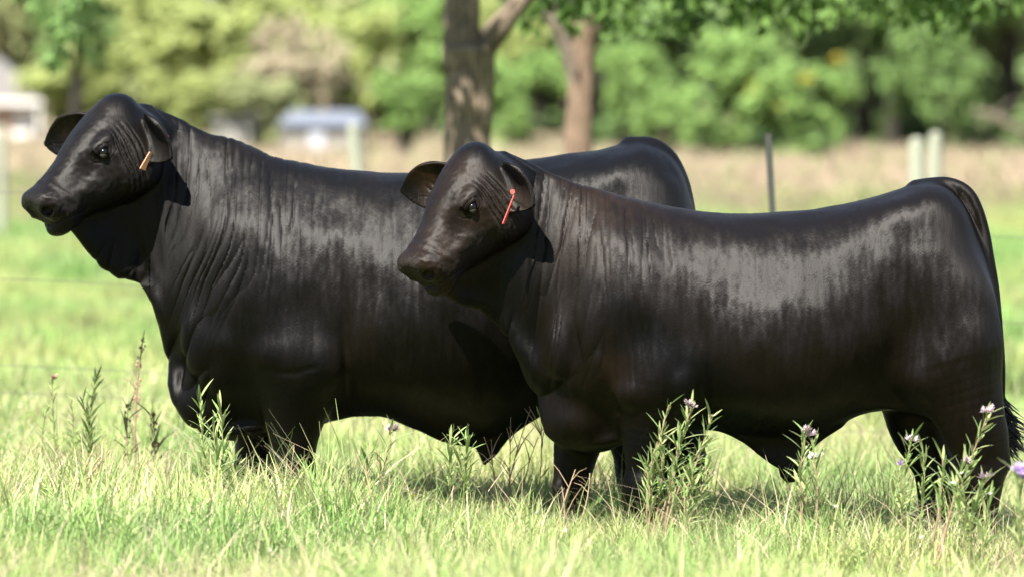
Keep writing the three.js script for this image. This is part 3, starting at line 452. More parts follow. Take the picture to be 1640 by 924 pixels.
// --- the far, larger bull
const rearBull = {
  label: 'larger black bull with a heavy crest and dewlap standing behind', depth: 19.95, px0: 600, poll: [189, 170, 0.10], pitch: 37, yaw: 31, roll: 0, ls: 0.905, hs: 0.985, cell: 0.007, box: [22, 1160, 130], axis: 470,
  ears: H => [
    { base: [0.02, -0.085, 0.125], dir: H.side.clone().multiplyScalar(0.7).addScaledVector(UP, -0.58).addScaledVector(H.fh, -0.3), face: H.fh.clone().addScaledVector(UP, 0.15).addScaledVector(H.side, -0.2), len: 0.21, wid: 0.078, cup: 0.045, bend: 0.02 },
    { base: [0.09, -0.06, -0.125], dir: H.side.clone().multiplyScalar(-0.85).addScaledVector(UP, -0.26).addScaledVector(H.fh, 0.62), face: H.fh.clone().addScaledVector(UP, -0.15).addScaledVector(H.side, 1.0), len: 0.25, wid: 0.08, cup: 0.034, bend: -0.015 }],
  build(F, X, Y, p) {
    const row = (px, t, b, hw, nu, nd) => [X(px), Y(t), Y(b), hw, nu, nd];
    const rump = lut([[Y(860), X(1112)], [Y(600), X(1122)], [Y(500), X(1124)], [Y(400), X(1119)], [Y(335), X(1111)], [Y(310), X(1103)], [Y(285), X(1094)], [Y(258), X(1078)], [Y(238), X(1058)], [Y(222), X(1030)], [Y(195), X(980)]]);
    F.loft([row(175, 185, 370, 0.085, 0.3, 0.4), row(228, 166, 420, 0.095, 0.3, 0.4), row(255, 176, 460, 0.105, 0.35, 0.45), row(280, 187, 560, 0.135, 0.42, 0.45), row(330, 211, 635, 0.22, 0.45, 0.4), row(380, 224, 680, 0.29, 0.45, 0.35), row(430, 247, 690, 0.33, 0.42, 0.3),
      row(480, 258, 690, 0.36, 0.34, 0.28), row(530, 268, 675, 0.38, 0.28, 0.25), row(600, 275, 668, 0.405, 0.22, 0.25), row(660, 276, 683, 0.425, 0.2, 0.25), row(720, 271, 698, 0.435, 0.2, 0.25), row(780, 264, 700, 0.43, 0.2, 0.25),
      row(850, 256, 668, 0.41, 0.22, 0.25), row(900, 249, 650, 0.39, 0.22, 0.28), row(960, 240, 640, 0.37, 0.25, 0.28), row(1020, 226, 630, 0.355, 0.32, 0.25), row(1080, 222, 630, 0.32, 0.4, 0.2), row(1150, 230, 630, 0.28, 0.4, 0.2)], 0.02,
      { pow: 2.25, rear: (x, y, z) => (x - rump(0, y) + 1.3 * z * z) * 0.95 });
    F.flap([p(88, 350), p(105, 358), p(118, 369), p(136, 395), p(162, 428), p(190, 446), p(216, 449), p(229, 436), p(238, 360), p(200, 300), p(120, 310)], 0.05, 0.045, 0.07, { wave: (x, y) => 0.5 * Math.max(0, X(225) - x) });
    F.flap([p(231, 458), p(245, 487), p(255, 521), p(260, 562), p(267, 590), p(268, 614), p(280, 640), p(298, 657), p(320, 686), p(341, 702), p(373, 698), p(430, 690), p(470, 600), p(400, 480), p(330, 400), p(255, 405)], 0.05, 0.038, 0.07, { wave: (x, y) => 0.02 * Math.sin(y * 17 + x * 7) });
    F.blob(p(340, 640, 0.06), [0.12, 0.11, 0.085], -25, 0.1);
    F.blob(p(395, 684, 0.06), [0.12, 0.035, 0.07], 8, 0.05);
    F.blob(p(425, 460, 0.07), [0.24, 0.37, 0.285], 14, 0.13);
    F.blob(p(350, 555, 0.185), [0.13, 0.16, 0.10], 20, 0.14);
    F.blob(p(480, 560, 0.29), [0.165, 0.14, 0.09], -25, 0.09);
    F.blob(p(452, 562, 0.325), [0.085, 0.06, 0.065], 0, 0.05); F.blob(p(528, 574, 0.335), [0.06, 0.075, 0.055], 0, 0.05); F.blob(p(372, 548, 0.265), [0.10, 0.07, 0.05], -20, 0.05);
    F.bone(p(548, 400, 0.46), p(572, 640, 0.455), 0.035, 0.055, 0.1, { sub: 1 });
    F.bone(p(320, 400, 0.33), p(312, 620, 0.33), 0.03, 0.05, 0.09, { sub: 1 });
    F.blob(p(690, 520, 0.23), [0.40, 0.27, 0.22], 0, 0.14);
    F.blob(p(975, 300, 0.18), [0.13, 0.05, 0.06], 15, 0.18);
    F.blob(p(920, 390, 0.54), [0.14, 0.15, 0.07], 0, 0.16, { sub: 1 });
    F.blob(p(1045, 470, 0.22), [0.20, 0.32, 0.17], 6, 0.11);
    F.blob(p(990, 570, 0.22), [0.15, 0.16, 0.13], -25, 0.1);
    F.flap([p(850, 640), p(900, 650), p(960, 660), p(1020, 670), p(1030, 600), p(930, 560)], 0.18, 0.06, 0.09);
    F.flap([p(640, 660), p(692, 695), p(723, 709), p(750, 710), p(764, 716), p(769, 730), p(774, 744), p(778, 744), p(796, 727), p(815, 697), p(850, 665), p(840, 630), p(660, 630)], 0.05, 0.022, 0.07);
    const leg = (q, k) => F.chain(q, k);
    const J = (px, py, z, r) => [...p(px, py, z), r];
    leg([J(490, 580, 0.24, 0.15), J(476, 655, 0.22, 0.117), J(472, 712, 0.215, 0.092), J(468, 748, 0.21, 0.1), J(466, 790, 0.21, 0.07), J(465, 812, 0.21, 0.072)], 0.11);
    leg([J(430, 600, -0.24, 0.14), J(412, 670, -0.22, 0.112), J(406, 730, -0.215, 0.092), J(404, 755, -0.21, 0.09), J(402, 790, -0.21, 0.066), J(401, 812, -0.21, 0.07)], 0.11);
    leg([J(1055, 560, 0.22, 0.2), J(1075, 650, 0.22, 0.135), J(1088, 715, 0.22, 0.095), J(1092, 745, 0.22, 0.09), J(1090, 800, 0.21, 0.068), J(1088, 835, 0.21, 0.068)], 0.12);
    leg([J(1000, 570, -0.22, 0.19), J(1004, 655, -0.22, 0.13), J(1016, 720, -0.22, 0.09), J(1022, 750, -0.22, 0.088), J(1018, 800, -0.21, 0.066), J(1016, 830, -0.21, 0.066)], 0.12);
    const tail = [J(1010, 234, 0, 0.04), J(1042, 236, 0, 0.038), J(1068, 252, 0, 0.036), J(1084, 278, 0.005, 0.034), J(1096, 310, 0.01, 0.03), J(1105, 360, 0.01, 0.026), J(1112, 440, 0.01, 0.022), J(1117, 540, 0, 0.02), J(1118, 620, 0, 0.018), J(1119, 680, 0, 0.016)];
    F.chain(tail, 0.03);
  },
  relief(px, py, z, x, y) {
    const neck = sstep(262, 300, px) * sstep(560, 400, px) * sstep(600, 420, py) * sstep(165, 215, py), lean = px + (py - 330) * 0.34 * sstep(460, 340, px) * sstep(300, 460, py);
    let w = 0.0075 * neck * folds(lean * 0.036, py * 0.003, 1.2) + 0.005 * neck * folds(lean * 0.066 + 3, py * 0.0045, 5.1) + 0.003 * neck * noise(lean * 0.03, py * 0.003, 5);
    w *= 1.05 + 0.6 * noise(x * 5, y * 3, 14);
    w -= 0.016 * Math.exp(-Math.pow((px - 560 - 0.03 * (py - 560)) / 9, 2)) * sstep(430, 520, py) * sstep(680, 645, py) + 0.004 * Math.exp(-Math.pow((py - 590 + 0.0022 * (px - 450) ** 2 + 6 * noise(px * 0.03, 1, 2)) / 6, 2)) * sstep(415, 430, px) * sstep(525, 500, px) * sstep(0.05, 0.12, Math.abs(z));
    const mid = sstep(430, 520, px) * sstep(800, 640, px) * sstep(520, 380, py); w += 0.0018 * mid * folds(px * 0.055, py * 0.004, 3.1);
    const low = sstep(120, 150, px) * sstep(400, 320, px) * (px < 240 ? 0.35 * sstep(370, 420, py) : sstep(470, 560, py)); w += 0.024 * low * folds(lean * 0.022, py * 0.005, 6.7) + 0.018 * low * noise(px * 0.02, py * 0.006, z * 6);
    return w + 0.0012 * noise(x * 26, y * 5, z * 5) + 0.0005 * noise(x * 70, y * 9, z * 30) + 0.006 * noise(x * 9, y * 6, z * 9) + 0.010 * noise(x * 4, y * 4, z * 4);
  },
  paint(px, py, z, [s, hy, hz], x, y) {
    const n = 0.5 + 0.5 * noise(x * 7, y * 4, z * 7), m = 0.5 + 0.5 * noise(x * 30, y * 8, z * 30);
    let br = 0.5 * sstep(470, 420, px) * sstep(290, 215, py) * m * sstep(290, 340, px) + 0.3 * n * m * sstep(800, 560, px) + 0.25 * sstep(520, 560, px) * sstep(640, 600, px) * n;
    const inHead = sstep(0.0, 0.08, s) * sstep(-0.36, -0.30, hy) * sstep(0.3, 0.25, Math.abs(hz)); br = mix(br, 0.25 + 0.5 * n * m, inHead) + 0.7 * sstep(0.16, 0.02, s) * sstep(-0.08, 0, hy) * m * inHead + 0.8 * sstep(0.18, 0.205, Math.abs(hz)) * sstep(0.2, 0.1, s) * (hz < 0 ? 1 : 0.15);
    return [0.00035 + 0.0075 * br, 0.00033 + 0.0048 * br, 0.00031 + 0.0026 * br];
  },
  extra(t, H, W, p) {
    for (const [a, b, z] of [[465, 822, 0.21], [401, 822, -0.21], [1088, 845, 0.21], [1016, 842, -0.21]]) { const c = p(a, b, z); cloven(t, [c[0], 0.045 + ground(t.position.x + c[0], t.position.z + z) - t.position.y, z], 0.075); }
    earTag(t, H, W, rearBull.ears(H)[0], 0.6, [0.5, 0.03, 0.05], [0.72, 0.34, 0.2], [[0.0, 0.035, 0.03, [0], 0.011], [0.02, -0.03, -0.06, [-0.45, 1.0], 0.036, 0.075]]);
    const a = p(1119, 660, 0), b = p(1119, 700, 0); switchHair(t, [V(...a), V(...b)], 80, 0.2, 4, 0.02);
  },
};
const bullF = bullThing(frontBull), bullR = bullThing(rearBull);
// ---------- trees and shrubs ----------
function barkTexture(seed) {
  const n = 256, d = new Uint8Array(n * n * 4), R = rng(seed);
  for (let j = 0; j < n; j++) for (let i = 0; i < n; i++) { const a = i / n * 6.283, v = noise(Math.cos(a) * 5, Math.sin(a) * 5, j / n * 7 + seed) * 0.6 + noise(Math.cos(a) * 14, Math.sin(a) * 14, j / n * 18) * 0.4, b = clamp(190 + v * 150 + (R() - 0.5) * 30, 0, 255), k = (j * n + i) * 4; d[k] = b; d[k + 1] = b * 0.98; d[k + 2] = b * 0.94; d[k + 3] = 255; }
  const t = new THREE.DataTexture(d, n, n); t.colorSpace = THREE.SRGBColorSpace; t.wrapS = t.wrapT = THREE.RepeatWrapping; t.magFilter = THREE.LinearFilter; t.minFilter = THREE.LinearMipmapLinearFilter; t.generateMipmaps = true; t.needsUpdate = true; return t;
}
const barkMap = barkTexture(4);
const bark = (r, g, b) => { const m = std(r, g, b, 0.95, { map: barkMap, bumpMap: barkMap, bumpScale: 0.02 }); return m; };
function limb(pts, radii, sides = 14) {                     // knobbly tapering limb with bark uv
  const curve = new THREE.CatmullRomCurve3(pts), n = pts.length * 7, P = [], R = [];
  for (let i = 0; i <= n; i++) { const t = i / n, f = t * (radii.length - 1), k = Math.min(f | 0, radii.length - 2); P.push(curve.getPoint(t)); R.push(mix(radii[k], radii[k + 1], f - k)); }
  const g = tube(P, R, sides), a = g.attributes.position, U = [], nn = g.attributes.normal;
  for (let i = 0; i < a.count; i++) { const k = Math.min(n, Math.floor(i / sides)), w = 0.16 * R[k] * noise(a.getX(i) * 7, a.getY(i) * 5, a.getZ(i) * 7); a.setXYZ(i, a.getX(i) + nn.getX(i) * w, a.getY(i) + nn.getY(i) * w, a.getZ(i) + nn.getZ(i) * w); U.push((i % sides) / sides * 2, a.getY(i) / 0.8); }
  g.setAttribute('uv', new THREE.Float32BufferAttribute(U, 2)); g.computeVertexNormals(); return g;
}
// crown: leaf blades in clumps through a unit ball; clumps leave gaps
function crownGeometry(seed, clumps, per, leaf, clumpR, flat = 1) {
  const R = rng(seed), P = [], N = [], I = [], t = V(), b = V(), n = V();
  for (let c = 0; c < clumps; c++) {
    const u = R() * 2 - 1, a = R() * 6.283, s = Math.sqrt(1 - u * u), r = 0.25 + 0.85 * Math.pow(R(), 0.6), cx = s * Math.cos(a) * r, cy = u * r * flat, cz = s * Math.sin(a) * r, cr = clumpR * (0.45 + 0.85 * R());
    for (let i = 0; i < per; i++) {
      const u2 = R() * 2 - 1, a2 = R() * 6.283, s2 = Math.sqrt(1 - u2 * u2), q = cr * Math.pow(R(), 0.45), x = cx + s2 * Math.cos(a2) * q, y = cy + u2 * q * 0.8, z = cz + s2 * Math.sin(a2) * q, L = leaf * (0.6 + 0.8 * R());
      t.set(R() - 0.5, R() * 0.6 - 0.55, R() - 0.5).normalize(); n.set(R() - 0.5 + (x - cx) * 2, 0.4 + R() * 0.6, R() - 0.5 + (z - cz) * 2).normalize(); b.crossVectors(t, n).normalize(); n.crossVectors(b, t);
      const k = P.length / 3, w = L * 0.3;
      P.push(x, y, z, x + t.x * L * 0.5 + b.x * w, y + t.y * L * 0.5 + b.y * w, z + t.z * L * 0.5 + b.z * w, x + t.x * L, y + t.y * L, z + t.z * L, x + t.x * L * 0.5 - b.x * w, y + t.y * L * 0.5 - b.y * w, z + t.z * L * 0.5 - b.z * w);
      for (let q2 = 0; q2 < 4; q2++) N.push(n.x, n.y, n.z);
      I.push(k, k + 1, k + 2, k, k + 2, k + 3);
    }
  }
  const g = new THREE.BufferGeometry(); g.setAttribute('position', new THREE.Float32BufferAttribute(P, 3)); g.setAttribute('normal', new THREE.Float32BufferAttribute(N, 3)); g.setIndex(I); return g;
}
const crowns = [crownGeometry(31, 40, 85, 0.16, 0.30), crownGeometry(32, 46, 75, 0.15, 0.27), crownGeometry(33, 32, 105, 0.17, 0.36)];
const greens = { lime: leafy(0.32, 0.37, 0.12), spring: leafy(0.20, 0.32, 0.085), mid: leafy(0.15, 0.245, 0.07), olive: leafy(0.27, 0.30, 0.13), dusk: leafy(0.17, 0.25, 0.085), deep: leafy(0.15, 0.25, 0.075), rosy: leafy(0.38, 0.33, 0.22), gold: leafy(0.36, 0.30, 0.03) };
const trunkMat = bark(0.06, 0.05, 0.04), paleBark = bark(0.30, 0.25, 0.2), greyBark = bark(0.34, 0.27, 0.205);
let treeSeed = 100;
function shrub(name, label, cat, px, py, rx, ry, d, leaf, opt = {}) {   // a rounded crown seen at (px, py) at depth d, on its own stem
  const c = at(px, py, d), k = d / FOCAL, R = rng(treeSeed++), gy = ground(c.x, -d), t = thing(name, label, cat, V(c.x, gy, -d), opt.group);
  const h = c.y - gy, tr = opt.trunk ?? 0.05 + rx * k * 0.06;
  part('trunk', limb([V(0, -0.1, 0), V(0.05 * (R() - 0.5), h * 0.4, 0), V(0.2 * (R() - 0.5), h, 0.1 * (R() - 0.5))], [tr * 1.2, tr, tr * 0.4], 8), opt.bark ?? trunkMat, t);
  const m = part('crown', crowns[(treeSeed + (opt.kind ?? 0)) % 3], leaf, t); m.position.set(0, h, 0); m.scale.set(rx * k, ry * k, (opt.rz ?? rx) * k); m.rotation.y = R() * 6.28;
  if (opt.blossom) { const b = part('blossom', crownGeometry(treeSeed, 3, 60, 0.1, 0.16), greens.gold, t); b.position.set(opt.blossom[0] * rx * k, h + opt.blossom[1] * ry * k, rx * k * 0.75); b.scale.setScalar(rx * k); }
  return t;
}
// far wood closing the view
[[-60, 120, 190, 'olive', 'leftmost'], [140, 60, 170, 'olive', 0], [330, 110, 180, 'spring', 0], [520, 60, 190, 'olive', 0], [700, 110, 180, 'mid', 0], [870, 50, 190, 'mid', 0], [1010, 110, 170, 'deep', 0], [1150, 30, 180, 'deep', 0], [1290, 110, 170, 'dusk', 0], [1420, 60, 190, 'deep', 0], [1540, 130, 170, 'dusk', 0], [1660, 60, 190, 'deep', 0], [1780, 120, 180, 'mid', 0], [-240, 70, 190, 'mid', 0], [240, -40, 200, 'spring', 0], [620, -60, 200, 'olive', 0], [1000, -60, 200, 'deep', 0], [1360, -70, 200, 'dusk', 0], [1680, -70, 200, 'deep', 0], [-100, -60, 200, 'olive', 0], [-420, 90, 200, 'olive', 0], [-640, 60, 210, 'mid', 0], [-860, 90, 200, 'olive', 0], [1950, 80, 200, 'deep', 0], [2150, 60, 210, 'mid', 0], [2360, 90, 200, 'deep', 0]]
  .forEach(([px, py, r, col], i) => shrub('woodland_tree', px < 800 ? 'hazy pale green tree of the far wood on the left side' : 'deep green tree of the far wood on the right side', 'tree', px, py, r, r * 0.95, 112 + (i * 7) % 17, greens[col], { group: px < 800 ? 'far wood, left' : 'far wood, right', kind: i }));
// tall trees at the back of the bank, their crowns mostly above the picture, shading the thickets behind them
[[960, -190, 86, 'left of the bright bushes'], [1110, -260, 90, 'above the low bright shrub'], [1385, -200, 84, 'between the bright bushes and the white posts'], [1500, -250, 88, 'above the white posts'], [1620, -190, 83, 'at the right edge']].forEach(([px, py, d, where]) => shrub('tall_tree', `tall shade tree with a dark bare trunk ${where}`, 'tree', px, py, 260, 190, d, greens.mid, { trunk: 0.13 }));
// nearer shrubs along the bank
const S = (px, py, rx, ry, d, col, label, o) => shrub('shrub', label, 'shrub', px, py, rx, ry, d, greens[col], o);
S(160, 120, 100, 90, 88, 'lime', 'pale green shrub to the right of the white house');
S(250, 40, 110, 100, 92, 'lime', 'yellow green tree crown above the head of the rear bull');
S(385, 70, 130, 100, 86, 'lime', 'broad bright yellow green shrub at left of the picture');
S(300, 150, 70, 60, 80, 'lime', 'small yellow green shrub directly behind the rear bull poll');
S(470, 110, 75, 85, 80, 'rosy', 'pinkish tan dry shrub between yellow green shrubs');
S(415, 165, 60, 55, 78, 'olive', 'low olive shrub above the neck of the rear bull');
S(560, 70, 100, 100, 85, 'lime', 'light green shrub left of the forked tree');
S(540, 160, 70, 40, 88, 'olive', 'low olive shrub above the pale blue shed');
S(655, 60, 90, 100, 86, 'spring', 'spring green shrub touching the forked trunk at left');
S(648, 150, 48, 55, 72, 'spring', 'small round bright green tree on a short dark stem', { trunk: 0.09 });
S(815, 60, 60, 70, 82, 'lime', 'yellow green shrub between the two near trunks');
S(840, 150, 70, 80, 80, 'spring', 'green shrub low between the two near trunks');
S(1000, 110, 60, 70, 78, 'spring', 'green shrub just right of the pale barked tree');
S(1075, 185, 60, 55, 74, 'spring', 'low bright green shrub behind the rear bull rump');
S(1180, 120, 90, 100, 76, 'spring', 'bright green bush with yellow blossom above the steel post', { blossom: [0.1, 0.1] });
S(1290, 160, 85, 95, 75, 'spring', 'large bright green bush right of the steel post', { blossom: [-0.3, 0.5] });
S(1230, 225, 100, 30, 78, 'deep', 'low foliage at the foot of the bright bushes');
S(1080, 60, 90, 60, 95, 'deep', 'green shrub under the overhanging leaves');
S(1400, 90, 70, 120, 92, 'dusk', 'tall loose shrub right of the bright bushes');
S(1500, 110, 75, 90, 80, 'mid', 'mid green shrub above the white posts');
S(1430, 40, 80, 60, 82, 'mid', 'mid green crown high above the rump of the front bull');
S(1590, 70, 70, 80, 84, 'olive', 'olive green shrub at the right edge');
S(1600, 215, 90, 50, 82, 'dusk', 'low thicket at the right edge behind the dry bank');
S(1440, 215, 60, 45, 84, 'dusk', 'low thicket left of the white posts');
S(980, 205, 60, 40, 84, 'deep', 'low shrub right of the pale barked trunk');
S(120, 20, 60, 90, 60, 'mid', 'green branchy shrub at top left');
// a pale fallen limb in the thicket
{ const a = at(1560, 178, 78), t = thing('fallen_branch', 'pale bare branch lying across the dark thicket at right', 'branch', a); part('limb', limb([V(0, 0, 0), V(0.35, -0.1, 0.1), V(0.75, -0.32, 0.15), V(1.2, -0.5, 0.1)], [0.05, 0.06, 0.055, 0.03], 8), paleBark, t); part('twig', limb([V(0.3, -0.1, 0.1), V(0.5, 0.1, 0.1), V(0.8, 0.2, 0)], [0.03, 0.025, 0.01], 6), paleBark, t); }

// the forked tree, its limbs and the leaves hanging from them
const overhang = leafy(0.095, 0.17, 0.035, 0.4, 0.98);
function canopy(seed, list, leaf) {                         // clumps of leaves round given points
  const R = rng(seed), P = [], N = [], I = [], t = V(), b = V(), n = V();
  for (const [c, r, per] of list) for (let i = 0; i < per; i++) {
    const u = R() * 2 - 1, a = R() * 6.283, s = Math.sqrt(1 - u * u), q = r * Math.pow(R(), 0.5), x = c.x + s * Math.cos(a) * q, y = c.y + u * q * 0.75, z = c.z + s * Math.sin(a) * q, L = leaf * (0.6 + 0.7 * R()), w = L * 0.26;
    t.set(R() - 0.5, -R() * 0.9, R() - 0.5).normalize(); n.set(R() - 0.5, 0.7, R() - 0.5).normalize(); b.crossVectors(t, n).normalize(); n.crossVectors(b, t);
    const k = P.length / 3; P.push(x, y, z, x + t.x * L * 0.45 + b.x * w, y + t.y * L * 0.45 + b.y * w, z + t.z * L * 0.45 + b.z * w, x + t.x * L, y + t.y * L, z + t.z * L, x + t.x * L * 0.45 - b.x * w, y + t.y * L * 0.45 - b.y * w, z + t.z * L * 0.45 - b.z * w);
    for (let q2 = 0; q2 < 4; q2++) N.push(n.x, n.y, n.z); I.push(k, k + 1, k + 2, k, k + 2, k + 3);
  }
  const g = new THREE.BufferGeometry(); g.setAttribute('position', new THREE.Float32BufferAttribute(P, 3)); g.setAttribute('normal', new THREE.Float32BufferAttribute(N, 3)); g.setIndex(I); return g;
}
{
  const D = 30, base = at(750, 300, D); base.y = ground(base.x, -D); const q = (px, py, dz = 0) => at(px, py, D - dz).sub(base), r = px => px * D / FOCAL / 2;
  const t = thing('forked_tree', 'forked dark tree trunk dappled with sun behind the front bull head', 'tree', base);
  part('trunk', limb([V(0, -0.15, 0), q(748, 480), q(747, 300), q(750, 200), q(752, 120), q(752, 75)], [r(100), r(86), r(78), r(74), r(80), r(88)], 20), greyBark, t);
  part('limb', limb([q(748, 110), q(738, 50), q(742, -10), q(728, -120), q(700, -260, 0.5)], [r(76), r(62), r(56), r(50), r(30)]), greyBark, t);
  part('limb', limb([q(762, 100), q(790, 55), q(835, 0), q(900, -70), q(1010, -150, 0.4), q(1180, -200, 0.6)], [r(50), r(40), r(32), r(30), r(24), r(12)]), greyBark, t);
  const R = rng(77), L = [];
  for (let i = 0; i < 72; i++) { const px = mix(860, 1720, R()); L.push([q(px, mix(-95, 26, Math.pow(R(), 0.8)) - 10 * Math.abs(Math.sin(px * 0.013)), mix(-1.2, 1.6, R())), 0.16 + 0.14 * R(), 50]); }
  for (let i = 0; i < 60; i++) L.push([q(mix(300, 1700, R()), mix(-700, -180, R()), mix(-2.5, 3.2, R())), 0.3 + 0.25 * R(), 85]);
  for (let i = 0; i < 10; i++) L.push([q(mix(690, 820, R()), mix(-330, -150, R()), mix(0.5, 1.8, R())), 0.2 + 0.15 * R(), 60]);
  // the sun reaches the trunk through openings in the crown: keep the way open, then hang small sprays in it
  const open = L.filter(([c]) => { const k = c.z / sunTo.z, x = c.x - sunTo.x * k, y = c.y - sunTo.y * k, g = q(750, 0).y; return !(k > 0 && Math.abs(x) < 0.55 && y < g + 0.1); });
  for (let i = 0; i < 40; i++) { const f = Math.pow(R(), 1.3), p = q(mix(708, 794, R()), mix(20, 262, f)), h = 1.7 + 1.5 * R(); open.push([p.add(V(sunTo.x / sunTo.y * h, h, sunTo.z / sunTo.y * h)), 0.05, 9]); }
  part('crown', canopy(78, open, 0.11), overhang, t);
}
{
  const D = 37, base = at(925, 300, D); base.y = ground(base.x, -D); const q = (px, py, dz = 0) => at(px, py, D - dz).sub(base), r = px => px * D / FOCAL / 2;
  const t = thing('pale_barked_tree', 'slender tree with a pale limb and reddish lower trunk behind the rear bull rump', 'tree', base);
  part('trunk', limb([V(0, -0.15, 0), q(926, 400), q(926, 240), q(932, 120), q(936, 40), q(930, -60), q(940, -240)], [r(62), r(52), r(46), r(40), r(44), r(40), r(24)], 16), bark(0.36, 0.25, 0.18), t);
  part('limb', limb([q(930, 145), q(916, 100), q(898, 50), q(880, 10), q(850, -60), q(800, -200)], [r(34), r(32), r(28), r(26), r(22), r(14)]), paleBark, t, 'pale whitish limb');
  part('limb', limb([q(940, 60), q(962, 20), q(990, -40), q(1040, -140)], [r(30), r(26), r(22), r(12)]), greyBark, t);
  const R = rng(81), L = []; for (let i = 0; i < 16; i++) L.push([q(mix(880, 1250, R()), mix(-420, -120, R()), mix(-1.5, 1.5, R())), 0.3 + 0.2 * R(), 70]);
  for (let i = 0; i < 8; i++) L.push([q(mix(955, 1080, R()), mix(0, 45, R()), mix(-0.4, 0.8, R())), 0.12 + 0.06 * R(), 30]);
  part('crown', canopy(82, L, 0.12), greens.mid, t);
}
{
  const D = 34, base = at(-170, 300, D); base.y = ground(base.x, -D); const q = (px, py, dz = 0) => at(px, py, D - dz).sub(base), r = px => px * D / FOCAL / 2;
  const t = thing('overhanging_tree', 'tree at the left with dark leafy twigs hanging into the picture', 'tree', base);
  part('trunk', limb([V(0, -0.15, 0), q(-170, 200), q(-166, 80), q(-160, -60), q(-120, -260)], [r(60), r(52), r(46), r(40), r(20)], 14), greyBark, t);
  part('limb', limb([q(-164, -10), q(-80, -60), q(20, -50), q(100, -10)], [r(26), r(20), r(12), r(4)]), greyBark, t);
  const R = rng(83), L = []; for (const [px, py] of [[60, 5], [90, 25], [108, 50], [98, 75], [85, 100], [50, -15], [110, 8], [130, -10], [20, -20], [92, 90]]) L.push([q(px, py, 0.4 * R()), 0.07 + 0.03 * R(), 24]);
  for (let i = 0; i < 26; i++) L.push([q(mix(-500, 140, R()), mix(-420, -110, R()), mix(-1.3, 1.3, R())), 0.28 + 0.2 * R(), 65]);
  part('crown', canopy(84, L, 0.09), greens.deep, t);
}
shrub('pale_trunk_tree', 'tree with a pale straight trunk rising behind the white house', 'tree', 4, -60, 130, 110, 108, greens.olive, { trunk: 0.12, bark: paleBark });
// ---------- house, shed, fences ----------
{
  const D = 96, k = D / FOCAL, base = at(-30, 300, D); base.y = ground(base.x, -D); const t = thing('white_house', 'white walled house with a pale grey roof at the left edge', 'house', base), top = at(0, 163, D).y - base.y, w = 160 * k;
  const wall = std(0.72, 0.70, 0.66, 0.85), roof = std(0.2, 0.19, 0.18, 0.8);
  const x1 = (48 + 30) * k, x0 = x1 - w;
  const b = (n, X0, X1, Y0, Y1, Z0, Z1, m, parent = t) => { const g = new THREE.BoxGeometry(X1 - X0, Y1 - Y0, Z1 - Z0); g.translate((X0 + X1) / 2, (Y0 + Y1) / 2, (Z0 + Z1) / 2); return part(n, g, m, parent); };
  b('wall', x0, x1, -0.3, top, -1.2, 0, wall);
  const s = new THREE.Shape(); s.moveTo(x0 - 0.25, top); s.lineTo(x1 + 0.27, top); s.lineTo(x1 - 0.75, top + 0.85); s.lineTo(x0 + 0.5, top + 0.85); s.closePath();
  const g = new THREE.ExtrudeGeometry(s, { depth: 1.7, bevelEnabled: true, bevelSize: 0.02, bevelThickness: 0.02, bevelSegments: 1 }); g.translate(0, 0.005, -1.4); part('roof', g, roof, t);
  b('fascia', x0 - 0.26, x1 + 0.28, top - 0.05, top + 0.03, 0.3, 0.34, std(0.7, 0.68, 0.64), t);
  const door = b('door', (8 - 6 + 30 - 4) * k, (14 + 30) * k, -0.1, top - 0.12, 0.005, 0.05, std(0.42, 0.22, 0.12, 0.7)); b('door_frame', (0 + 26) * k - 0.06, (14 + 30) * k + 0.05, top - 0.12, top - 0.06, 0.005, 0.06, std(0.6, 0.55, 0.5), door);
  b('veranda_post', x1 + 0.16, x1 + 0.22, -0.2, top, 0.2, 0.26, std(0.6, 0.58, 0.54));
  b('plinth', x0 - 0.02, x1 + 0.02, -0.3, 0.06, -1.22, 0.03, std(0.3, 0.28, 0.26));
}
{
  const D = 77, k = D / FOCAL, base = at(515, 300, D); base.y = ground(base.x, -D); const t = thing('blue_shed', 'low pale blue roofed shed far behind the rear bull back', 'shed', base), y = py => at(0, py, D).y - base.y;
  const blue = std(0.17, 0.195, 0.25, 0.8);
  const b = (n, X0, X1, Y0, Y1, Z0, Z1, m) => { const g = new THREE.BoxGeometry(X1 - X0, Y1 - Y0, Z1 - Z0); g.translate((X0 + X1) / 2, (Y0 + Y1) / 2, (Z0 + Z1) / 2); return part(n, g, m, t); };
  b('wall', -65 * k, 65 * k, -0.3, y(202), -1.1, 0, std(0.2, 0.19, 0.165));
  const s = new THREE.Shape(); s.moveTo(-72 * k, 0); s.lineTo(72 * k, 0); s.lineTo(58 * k, 24 * k); s.lineTo(-50 * k, 24 * k); s.closePath(); const g = new THREE.ExtrudeGeometry(s, { depth: 1.3, bevelEnabled: false }); g.translate(0, y(202) + 0.003, -1.2); part('roof', g, blue, t);
  b('door', -20 * k, 4 * k, -0.2, y(207), 0.004, 0.03, std(0.35, 0.37, 0.4));
}
{
  const D = 78, k = D / FOCAL, base = at(375, 300, D); base.y = ground(base.x, -D); const t = thing('white_outbuilding', 'small whitish outbuilding left of the pale blue shed', 'shed', base), y = py => at(0, py, D).y - base.y;
  const b = (n, X0, X1, Y0, Y1, Z0, Z1, m) => { const g = new THREE.BoxGeometry(X1 - X0, Y1 - Y0, Z1 - Z0); g.translate((X0 + X1) / 2, (Y0 + Y1) / 2, (Z0 + Z1) / 2); return part(n, g, m, t); };
  b('wall', -36 * k, 36 * k, -0.3, y(190), -0.9, 0, std(0.14, 0.145, 0.12)); b('roof', -40 * k, 40 * k, y(190) + 0.003, y(184), -1, 0.08, std(0.15, 0.15, 0.14)); b('door', -8 * k, 10 * k, -0.2, y(196), 0.004, 0.03, std(0.25, 0.24, 0.22));
}
